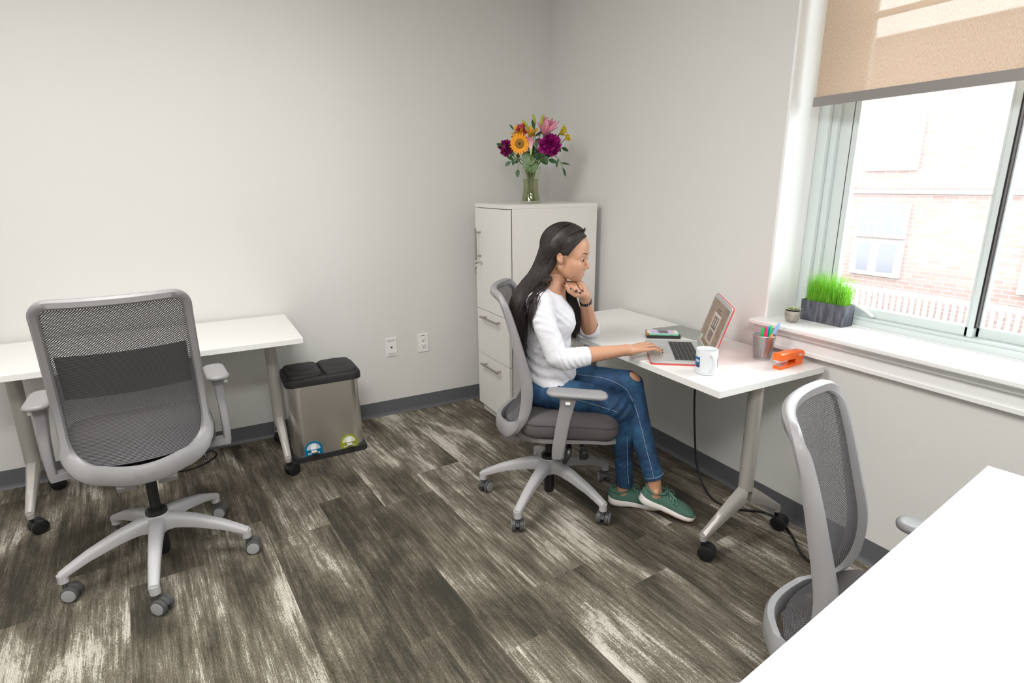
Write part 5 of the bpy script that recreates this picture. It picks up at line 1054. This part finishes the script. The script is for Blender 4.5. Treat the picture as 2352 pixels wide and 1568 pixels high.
# ---- jeans
M_jean = mat('denim', (0.02, 0.07, 0.17), 0.75)
def denim(m):
    tc = N(m, 'ShaderNodeTexCoord'); n = N(m, 'ShaderNodeTexNoise'); n.inputs['Scale'].default_value = 9; n.inputs['Detail'].default_value = 5; n.inputs['Roughness'].default_value = 0.7; L(m, tc.outputs['Object'], n.inputs[0])
    r = ramp(m, n.outputs['Fac'], [(0.32, (0.008, 0.028, 0.075)), (0.5, (0.013, 0.055, 0.135)), (0.68, (0.032, 0.12, 0.24))]); n2 = N(m, 'ShaderNodeTexNoise'); n2.inputs['Scale'].default_value = 900; L(m, tc.outputs['Object'], n2.inputs[0])
    r2 = ramp(m, n2.outputs['Fac'], [(0.3, (0.75,) * 3), (0.75, (1.35,) * 3)]); mx = N(m, 'ShaderNodeMix', data_type='RGBA', blend_type='MULTIPLY'); mx.inputs[0].default_value = 1; L(m, r.outputs[0], mx.inputs[6]); L(m, r2.outputs[0], mx.inputs[7]); L(m, mx.outputs[2], bsdf(m).inputs['Base Color'])
    b = N(m, 'ShaderNodeBump'); b.inputs['Strength'].default_value = 0.5; b.inputs['Distance'].default_value = 0.004; n3 = N(m, 'ShaderNodeTexNoise'); n3.inputs['Scale'].default_value = 38; n3.inputs['Detail'].default_value = 3; L(m, tc.outputs['Object'], n3.inputs[0]); L(m, n3.outputs['Fac'], b.inputs['Height']); L(m, b.outputs[0], bsdf(m).inputs['Normal'])
denim(M_jean)
f = Field((-0.15, -0.22, 0.08), (0.50, 0.20, 0.72), 0.0036)
f.u(f.ell((-0.002, 0, 0.575), (0.112, 0.160, 0.085)), 0)
f.u(f.ell((-0.035, -0.075, 0.565), (0.078, 0.085, 0.058)), 0.02); f.u(f.ell((-0.035, 0.075, 0.565), (0.078, 0.085, 0.058)), 0.02)
f.u(f.stack([(0.56, 0.006, 0.108, 0.155), (0.63, 0.004, 0.104, 0.138), (0.665, 0.0, 0.099, 0.128)]), 0.01)
f.chain([(0.02, -0.085, 0.565), (0.15, -0.108, 0.545), (0.285, -0.112, 0.520), (0.305, -0.108, 0.500)], [0.074, 0.070, 0.0625, 0.060], 0.02)
RC = [(0.305, -0.108, 0.500), (0.322, -0.075, 0.38), (0.338, -0.058, 0.25), (0.352, -0.047, 0.100)]; f.chain(RC, [0.059, 0.051, 0.041, 0.037], 0.008)
f.chain([(0.02, 0.080, 0.575), (0.16, 0.035, 0.582), (0.30, -0.012, 0.590), (0.352, -0.032, 0.592)], [0.078, 0.070, 0.059, 0.0575], 0.008)
LC = [(0.356, -0.034, 0.585), (0.385, -0.085, 0.455), (0.420, -0.118, 0.330), (0.459, -0.148, 0.205)]; f.chain(LC, [0.0565, 0.0515, 0.045, 0.0415], 0.008)
Xg, Yg, Zg = f.X, f.Y, f.Z
f.F = (f.F + 0.0012 * np.sin(Zg * 190 - Xg * 90 + Yg * 40 + 3 * np.sin(Xg * 60 + Yg * 45)) * np.exp(-(((Zg - 0.20) / 0.12) ** 2)) + 0.003 * np.sin(Zg * 120 - Xg * 130) * np.exp(-(((Xg - 0.29) / 0.06) ** 2 + ((Zg - 0.50) / 0.08) ** 2)) + 0.003 * np.sin(Xg * 140 + Zg * 60) * np.exp(-(((Xg - 0.06) / 0.06) ** 2)) * (Zg > 0.5)).astype(np.float32)
f.F = np.where(Xg < 0.405, np.maximum(f.F, np.where(Zg < 0.3, 0.104 - Zg, -1)), f.F).astype(np.float32)
dS = np.array(LC[3]) - np.array(LC[2]); dS /= np.linalg.norm(dS); q = (Xg - 0.462) * dS[0] + (Yg + 0.15) * dS[1] + (Zg - 0.196) * dS[2]; f.F = np.where((Zg < 0.28) & (Yg < -0.09), np.maximum(f.F, q), f.F).astype(np.float32)
f.sub(f.cone((0.455, -0.146, 0.215), np.array((0.4600, -0.149, 0.205)) + dS * 0.06, 0.0310, 0.0310), 0.002)
f.sub(f.cone((0.350, -0.048, 0.130), (0.351, -0.047, 0.05), 0.0290, 0.0290), 0.002)
f.sub(f.ell((0.384, -0.066, 0.636), (0.040, 0.060, 0.0200), [[0.93, 0, 0.36], [0, 1, 0], [-0.36, 0, 0.93]]), 0.002)   # the rip over the knee
V, Fc = f.mesh(); V = relax(V, Fc, 1, 0.4); jn = npobj('jeans', V, Fc, M_jean, pw)
M_thread = mat('jean_thread', (0.30, 0.38, 0.48), 0.8)
def on_surface(pts, off=0.0006):
    out = []
    for p in pts:
        p = np.array(p, float); d = V - p; i = np.argmin((d ** 2).sum(1)); out.append(V[i])
    return out
def seam(pts, nm='stitching', r=0.0011, n=60):
    sp_ = spline(pts, n); q = np.array(on_surface(sp_)); k = np.ones(5) / 5; qq = np.stack([np.convolve(np.pad(q[:, i], 2, mode='edge'), k, 'valid') for i in range(3)], 1); c = np.array(sp_).mean(0); obj(nm, MB().tube([tuple(p) for p in qq], r, 6), M_thread, jn)
seam([(0.12, -0.045, 0.645), (0.22, -0.06, 0.635), (0.31, -0.088, 0.60), (0.355, -0.095, 0.55), (0.392, -0.140, 0.44), (0.425, -0.165, 0.32), (0.457, -0.190, 0.205)])
seam([(0.02, -0.175, 0.60), (0.10, -0.185, 0.575), (0.20, -0.18, 0.545), (0.30, -0.175, 0.51)])
seam([(0.34, -0.12, 0.38), (0.352, -0.105, 0.26), (0.365, -0.09, 0.13)])
m = MB(); cc = np.array((0.4625, -0.1505, 0.2000)); u1 = np.cross(dS, (0, 0, 1)); u1 /= np.linalg.norm(u1); u2 = np.cross(dS, u1)
m.tube([tuple(cc - dS * 0.012 + 0.0428 * (u1 * math.cos(a) + u2 * math.sin(a))) for a in [2 * math.pi * j / 36 for j in range(36)]], 0.0012, 6, loop=True); obj('hem_stitching', m, M_thread, jn)

# ---- shoes
M_knit = mat('green_knit', (0.06, 0.13, 0.10), 0.85); tint_noise(M_knit, (0.052, 0.115, 0.083), (0.085, 0.19, 0.145), 500, 2); M_sole = mat('white_sole', (0.80, 0.77, 0.74), 0.5); M_gum = mat('gum_outsole', (0.65, 0.22, 0.06), 0.5); M_lace = mat('green_lace', (0.11, 0.24, 0.18), 0.8)
def shoe(M4, lift):
    xs = np.array([0, 0.012, 0.03, 0.06, 0.10, 0.14, 0.175, 0.205, 0.228, 0.243, 0.252]); hw = np.array([0.008, 0.026, 0.032, 0.034, 0.032, 0.037, 0.043, 0.042, 0.035, 0.023, 0.006]); cy = np.array([0, 0, 0, 0, 0.001, 0.003, 0.004, 0.002, -0.002, -0.005, -0.007]); tp = np.array([0.008, 0.003, 0, 0, 0.002, 0.002, 0, 0, 0.002, 0.006, 0.012]); st_ = np.array([0.042, 0.038, 0.035, 0.033, 0.031, 0.028, 0.026, 0.025, 0.025, 0.026, 0.027])
    xf = np.linspace(0, 0.252, 34); rings = []
    for x in xf:
        w = np.interp(x, xs, hw) + 0.002; c = np.interp(x, xs, cy); b = np.interp(x, xs, tp); t = np.interp(x, xs, st_)
        rings.append([M4 @ Vector((x, c + s * w, z)) for s, z in ((-0.8, b), (0.8, b), (1.0, b + 0.005), (1.04, (b + t) / 2), (1.0, t - 0.003), (0.92, t), (-0.92, t), (-1.0, t - 0.003), (-1.04, (b + t) / 2), (-1.0, b + 0.005))])
    sh_ = obj('shoe', MB(), M_knit, pw) if False else None
    ht = np.array([0.066, 0.075, 0.078, 0.073, 0.078, 0.070, 0.060, 0.052, 0.044, 0.036, 0.028]); up_ = []
    for x in xf:
        w = np.interp(x, xs, hw); c = np.interp(x, xs, cy); h_ = np.interp(x, xs, ht); z0 = 0.024; e = 2.2
        row = []
        for a in np.linspace(-0.15, math.pi + 0.15, 20):
            ca, sa = math.cos(a), math.sin(a); row.append(M4 @ Vector((x, c + w * math.copysign(abs(ca) ** 0.85, ca), z0 + (h_ - z0) * math.copysign(abs(sa) ** 0.75, sa))))
        up_.append(row)
    shoe_ = obj('shoe', MB().loft(up_), M_knit, pw, ang=60)
    obj('sole', MB().loft(rings), M_sole, shoe_, ang=50)
    g = []
    for x in xf[16:]:
        w = np.interp(x, xs, hw) + 0.001; c = np.interp(x, xs, cy); b = np.interp(x, xs, tp); g.append([M4 @ Vector((x + (0.002 if x > 0.25 else 0), c + s * w, z)) for s, z in ((-0.75, b - 0.004), (0.75, b - 0.004), (0.97, b + 0.004 + 0.012 * max(0, (x - 0.235) / 0.017)), (-0.97, b + 0.004 + 0.012 * max(0, (x - 0.235) / 0.017)))])
    obj('toe_outsole', MB().loft(g), M_gum, shoe_, label='orange gum outsole under the toe')
    # collar and tongue
    col = [(0.012, -0.020, 0.078), (0.010, 0, 0.084), (0.012, 0.020, 0.078), (0.045, 0.031, 0.070), (0.078, 0.026, 0.078), (0.095, 0.016, 0.086), (0.095, -0.016, 0.086), (0.078, -0.026, 0.078), (0.045, -0.031, 0.070)]
    cl = spline(col + [col[0]], 40)[:-1]; obj('collar', MB().tube([M4 @ Vector(p) for p in cl], 0.0055, 8, loop=True), M_knit, shoe_)
    tg = [[M4 @ Vector((x, y * w, z + (1 - y * y) * 0.004)) for y in (-1, -0.5, 0, 0.5, 1)] + [M4 @ Vector((x + 0.006, y * w, z - 0.003)) for y in (1, 0.5, 0, -0.5, -1)] for x, z, w in ((0.135, 0.068, 0.017), (0.115, 0.078, 0.018), (0.097, 0.092, 0.018), (0.088, 0.112, 0.014))]
    obj('tongue', MB().loft(tg), M_knit, shoe_)
    lc = MB()
    for k in range(4):
        x = 0.105 + 0.013 * k; z = np.interp(x, xs, ht) + 0.002
        lc.tube([M4 @ Vector(p) for p in spline([(x + 0.006, -0.022, z - 0.010), (x, -0.010, z + 0.001), (x, 0.010, z + 0.001), (x + 0.006, 0.022, z - 0.010)], 10)], 0.0020, 6)
    for pts in ([(0.105, 0, 0.086), (0.118, -0.018, 0.092), (0.140, -0.030, 0.080), (0.155, -0.036, 0.062), (0.148, -0.034, 0.060), (0.125, -0.026, 0.074), (0.107, -0.004, 0.085)], [(0.105, 0, 0.086), (0.115, 0.020, 0.092), (0.135, 0.034, 0.080), (0.142, 0.037, 0.066), (0.125, 0.030, 0.074), (0.107, 0.004, 0.085)], [(0.106, 0, 0.086), (0.13, -0.022, 0.080), (0.135, -0.037, 0.058)]):
        lc.tube([M4 @ Vector(p) for p in spline(pts, 22)], 0.0022, 6)
    obj('laces', lc, M_lace, shoe_); return shoe_
shoe(Matrix.Translation((0.280, -0.030, 0.004)) @ Matrix.Rotation(R(-9), 4, 'Z'), 0)
shoe(Matrix.Translation((0.398, -0.143, 0.088)) @ Matrix.Rotation(R(-8), 4, 'Z') @ Matrix.Rotation(R(17.5), 4, 'Y'), 0)

# ---- hair: a close cap and long falling masses, covered with strands
M_hair = mat('dark_hair', (0.020, 0.014, 0.012), 0.5)
def hairmat(m):
    tc = N(m, 'ShaderNodeTexCoord'); sp = N(m, 'ShaderNodeSeparateXYZ'); L(m, tc.outputs['Object'], sp.inputs[0]); n = N(m, 'ShaderNodeTexNoise'); n.inputs['Scale'].default_value = 60; L(m, tc.outputs['Object'], n.inputs[0])
    r = ramp(m, n.outputs['Fac'], [(0.35, (0.010, 0.007, 0.006)), (0.7, (0.026, 0.017, 0.014))]); L(m, r.outputs[0], bsdf(m).inputs['Base Color'])
hairmat(M_hair)
f = Field((-0.20, -0.21, 0.74), (0.185, 0.16, 1.295), 0.0030)
HP = lambda p: tuple(toP(np.array(p, float)))
capc = HP((-0.002, 0, 0.030)); HRt = HR
f.u(f.ell(capc, (0.100, 0.0805, 0.0885), HRt), 0)
hx = (f.X - HO[0]) * HR[0, 0] + (f.Y - HO[1]) * HR[1, 0]; hyy = (f.X - HO[0]) * HR[0, 1] + (f.Y - HO[1]) * HR[1, 1]; hz = f.Z - HO[2]
# hairline: a tilted plane from forehead down past the temple to in front of the ear
line = hx - 0.088 + np.clip(0.066 - hz, 0, 1) * 0.80 - np.clip(hz - 0.066, 0, 1) * 0.5
line = np.maximum(line, -0.008 - hz - np.clip(-0.012 - hx, 0, 1) * 5.0)
f.F = np.maximum(f.F, line * 0.7).astype(np.float32)
ENV = np.array([(0.760, -0.118, 0.012, 0.040, -0.085), (0.80, -0.124, 0.026, 0.090, -0.070), (0.85, -0.126, 0.034, 0.108, -0.058), (0.90, -0.128, 0.038, 0.115, -0.052), (0.95, -0.127, 0.040, 0.118, -0.048), (0.985, -0.118, 0.040, 0.116, -0.044), (1.018, -0.097, 0.039, 0.108, -0.034), (1.040, -0.077, 0.042, 0.096, -0.024), (1.067, -0.052, 0.045, 0.086, -0.014), (1.092, -0.032, 0.046, 0.080, -0.004), (1.12, -0.014, 0.052, 0.0785, 0.004), (1.144, -0.004, 0.053, 0.080, 0.004), (1.186, 0.012, 0.055, 0.082, 0.004), (1.225, 0.030, 0.056, 0.070, 0.004), (1.26, 0.045, 0.040, 0.040, 0.004)])
def env(z): return [np.interp(z, ENV[:, 0], ENV[:, i]) for i in (1, 2, 3, 4)]
cx_, a_, b_2, yc = env(f.Z); k_ = np.sqrt(((f.X - cx_) / a_) ** 2 + ((f.Y - yc) / b_2) ** 2); sheet = np.maximum((k_ - 1) * a_ * 0.8, np.maximum(0.762 - f.Z, f.Z - 1.262))
sheet = np.maximum(sheet, np.where(f.Z > 1.03, hx - (-0.020 + 0.35 * np.clip(f.Z - 1.165, 0, 1)), -1))
f.u(sheet, 0.016)
f.chain([(-0.015, 0.062, 1.11), (0.025, 0.068, 1.035), (0.078, 0.074, 0.965), (0.100, 0.078, 0.90), (0.108, 0.082, 0.83), (0.112, 0.082, 0.775)], [0.022, 0.026, 0.028, 0.029, 0.024, 0.010], 0.012)
f.F = (f.F + 0.0012 * np.sin((f.Y * 1.0 + f.X * 0.6) * 420 + 2 * np.sin(f.Z * 22)) * (f.Z < 1.10)).astype(np.float32)
V, Fc = f.mesh(); V = relax(V, Fc, 2, 0.4); hr = npobj('hair', V, Fc, M_hair, pw)
hs = MB(); HC = np.array((-0.002, 0, 0.030)); HRr = np.array((0.1015, 0.0820, 0.0900))
def oncap(d, k=1.0): d = np.array(d, float); d = d / np.linalg.norm(d / HRr); return toP(HC + d * k)
def slerp(d0, d1, n): 
    d0 = np.array(d0) / np.linalg.norm(d0); d1 = np.array(d1) / np.linalg.norm(d1); return [d0 * (1 - t) + d1 * t for t in np.linspace(0, 1, n)]
jt = lambda s_: random.uniform(-s_, s_)
CAPS = [(np.array(sh), np.array((-0.010, -0.212, 0.875)), 0.056, 0.051), (np.array((-0.022, -0.05, 1.022)), np.array((-0.042, -0.145, 0.978)), 0.036, 0.052), (np.array((-0.010, -0.212, 0.875)), np.array((0.03, -0.238, 0.775)), 0.051, 0.050)]
def push(p):
    for a, b, ra, rb in CAPS:
        d = b - a; t = min(1, max(0, (p - a) @ d / (d @ d))); c = a + d * t; v = p - c; l_ = np.linalg.norm(v); r_ = ra + (rb - ra) * t + 0.0015
        if l_ < r_: p = c + v / max(l_, 1e-4) * r_
    return p
for i in range(1900):
    kk = 1.028 + jt(0.014); hl = i % 20 < 4
    if i % 20 < 15:        # near side and back
        u = random.random() ** 0.8; ph = R(-62 - 158 * u + jt(4))
        d0 = (0.80 - 1.15 * u + jt(0.05), -0.03 + 0.03 * u, 0.70 + 0.45 * min(u * 2, 1)); d1 = (math.cos(ph) * 0.75 - 0.15, math.sin(ph) * 0.9, -0.05)
        if hl:             # rooted along the hairline
            ph = R(-58 - 25 * random.random()); t_ = random.random(); hz_ = 0.078 - 0.085 * t_; hx_ = 0.088 - 0.80 * (0.066 - hz_) + 0.003 + jt(0.002); yy_ = -HRr[1] * math.sqrt(max(0.0, 1 - ((hx_ + 0.002) / HRr[0]) ** 2 - ((hz_ - 0.030) / HRr[2]) ** 2)); d0 = (hx_ + 0.002, yy_, hz_ - 0.030); kk = 1.002 + random.uniform(0, .012)
            d0 = np.array(d0) / np.linalg.norm(d0); d1 = (-0.10, -0.95, -0.10 - 0.05 * random.random()); D = slerp(d0, d1, 8)
        elif u < 0.35: dm = (0.42 - 0.9 * u, -0.85, 0.50); D = slerp(d0, dm, 5)[:-1] + slerp(dm, d1, 5)
        else: D = slerp(d0, d1, 9)
        P = [oncap(d, kk) for d in D]
        for q_ in P:
            if q_[2] < 1.25:
                cx0, a0, b0, y0 = env(q_[2]); k1 = math.hypot((q_[0] - cx0) / a0, (q_[1] - y0) / b0)
                e_ = 1.05 + jt(0.02)
                if k1 < e_ and not hl: q_[0] = cx0 + (q_[0] - cx0) * e_ / max(k1, 0.2); q_[1] = y0 + (q_[1] - y0) * e_ / max(k1, 0.2)
        zend = random.uniform(0.752, 0.82); wv = random.uniform(0.001, 0.006); pp = random.uniform(0, 6); ph2 = ph
        for z in np.linspace(1.150 if not hl else 1.115, zend, 11):
            cx0, a0, b0, y0 = env(max(z, 0.775)); e_ = 1.02 + jt(0.03) + (0.02 if z < 0.95 else 0); w_ = wv * (1 if z < 1.05 else 0.3); q_ = np.array((cx0 + a0 * e_ * math.cos(ph2) + w_ * math.sin(pp + z * 38), y0 + b0 * e_ * math.sin(ph2) + w_ * math.cos(pp + z * 33), z)); ph2 += jt(0.08)
            if z > 1.08: q_[0] = min(q_[0], 0.026 - 0.25 * (z - 1.10) + jt(0.003))
            P.append(push(q_))
    elif i % 20 < 19:      # far side, falling over the far shoulder
        u = random.random(); d0 = (0.80 - 0.9 * u, 0.02, 0.72 + 0.3 * u); d1 = (-0.05 - 0.5 * u, 0.95, -0.35); P = [oncap(d, kk) for d in slerp(d0, d1, 7)]
        a_0 = random.uniform(0, 6.28); rr_ = 1.05 + jt(.05); pp = random.uniform(0, 6)
        for (x, y, z), r_ in (((0.005, 0.066, 1.065), .024), ((0.040, 0.070, 1.015), .027), ((0.078, 0.074, 0.965), .028), ((0.100, 0.078, 0.90), .030), ((0.108, 0.082, 0.83), .026), ((0.114 + jt(.014), 0.082 + jt(.012), random.uniform(0.745, 0.80)), .012)):
            P.append(np.array((x + r_ * rr_ * math.cos(a_0) + 0.003 * math.sin(pp + z * 40), y + r_ * rr_ * math.sin(a_0), z)))
    else:                  # wavy locks escaping over the near shoulder
        if i % 40 != 19: continue
        P = [oncap((-0.40, -0.85, -0.15)), np.array((-0.020 + jt(.008), -0.084, 1.100)), np.array((-0.010 + jt(.022), -0.095, 1.060)), np.array((-0.035 + jt(.025), -0.125 + jt(.02), 1.035 + jt(.006)))]; x = random.uniform(-0.095, -0.045); am = random.uniform(0.003, 0.009); pp = random.uniform(0, 6)
        P += [push(np.array((x + am * math.sin(pp + 42 * (1.0 - z)), -0.200 + jt(.004) - 0.004 * math.sin(pp + 30 * z), z))) for z in np.linspace(1.005, random.uniform(0.84, 0.92), 8)]
    n_ = 34; q = spline(P, n_); q = [tuple(push(np.array(p_))) if p_[2] < 1.045 and p_[1] < -0.03 else p_ for p_ in q]; w = random.uniform(0.0006, 0.0013)
    hs.tube(q, [w if t < 0.75 else w * max(0.12, (1 - t) / 0.25) for t in np.linspace(0, 1, n_)], 4)
for k in range(26):  # short fly-away hairs at the front of the parting
    a = oncap((0.078 + random.uniform(-.01, .008), random.uniform(-0.02, 0.02), 0.052)); hs.tube([a, a + np.array((0.004, random.uniform(-.01, .01), 0.010)), a + np.array((random.uniform(0.002, 0.012), random.uniform(-.015, .015), random.uniform(0.008, 0.016)))], [0.0007, 0.0005, 0.0002], 4)
obj('strands', hs, M_hair, hr, ang=180)
# ---- jewellery
obj('earring', MB().tube([HP((-0.003, -0.0775, -0.042 - 0.004 * i)) for i in range(7)], 0.0011, 6), mat('gold', (0.75, 0.55, 0.25), 0.2, 1.0), pw)
def wristring(t, r1, r2, hw, th, n=40):
    c = e2 + dL * t; d = dL / np.linalg.norm(dL); a = np.cross(d, (0, 1, 0)); a /= np.linalg.norm(a); b = np.cross(d, a); rings = []
    for j in range(n):
        q = 2 * math.pi * j / n; e = a * math.cos(q) * r1 + b * math.sin(q) * r2; en = e / np.linalg.norm(e); rings.append([tuple(c + e + en * o + d * h_) for o, h_ in ((0, -hw), (th, -hw), (th, hw), (0, hw))])
    return MB().loft(rings, loop=True), c, d, a, b
wb_, c, d, a, b = wristring(0.84, 0.0245, 0.0245, 0.0065, 0.0025)
wt = obj('wristwatch', wb_, M_black, pw, ang=50, label='black strap wristwatch on her left wrist')
nv = np.array((0.25, -0.9, -0.25)); nv = nv - d * (nv @ d); nv /= np.linalg.norm(nv)
m = cyl(MB(), tuple(c + nv * 0.0285 * -1), tuple(nv), 0.013, 0.007); obj('watch_case', m, M_chrome, wt)
m = MB(); sd = np.cross(d, nv)
for q_ in (-1, 1): m.box(-0.0085, 0.0085, -0.001, 0.001, -0.001, 0.001, M=Matrix.Translation(Vector(c + nv * 0.0278 + sd * 0.0045 * q_)) @ Matrix((Vector(d), Vector(sd), Vector(nv))).transposed().to_4x4())
obj('buckle', m, M_chrome, wt, smooth=False)
c = e2 + dL * 0.925; m = MB()
for j in range(30):
    q = 2 * math.pi * j / 30; m.ell(tuple(c + (a * math.cos(q) + b * math.sin(q)) * 0.0245 + d * 0.003 * math.sin(q)), (0.0028,) * 3, nu=8, nv=6)
obj('bracelet', m, mat('bracelet_silver', (0.6, 0.5, 0.45), 0.25, 1.0), pw, label='beaded silver bracelet above the watch')
rg = tips2[1]; obj('finger_ring', MB().tube([tuple(np.array((0.100, 0.003, 1.029)) + np.array((0, 1, 0)) * 0.0095 * math.cos(q) + np.array((0, 0, 1)) * 0.0095 * math.sin(q)) for q in [2 * math.pi * k / 20 for k in range(20)]], 0.001, 6, loop=True), M_chrome, pw)
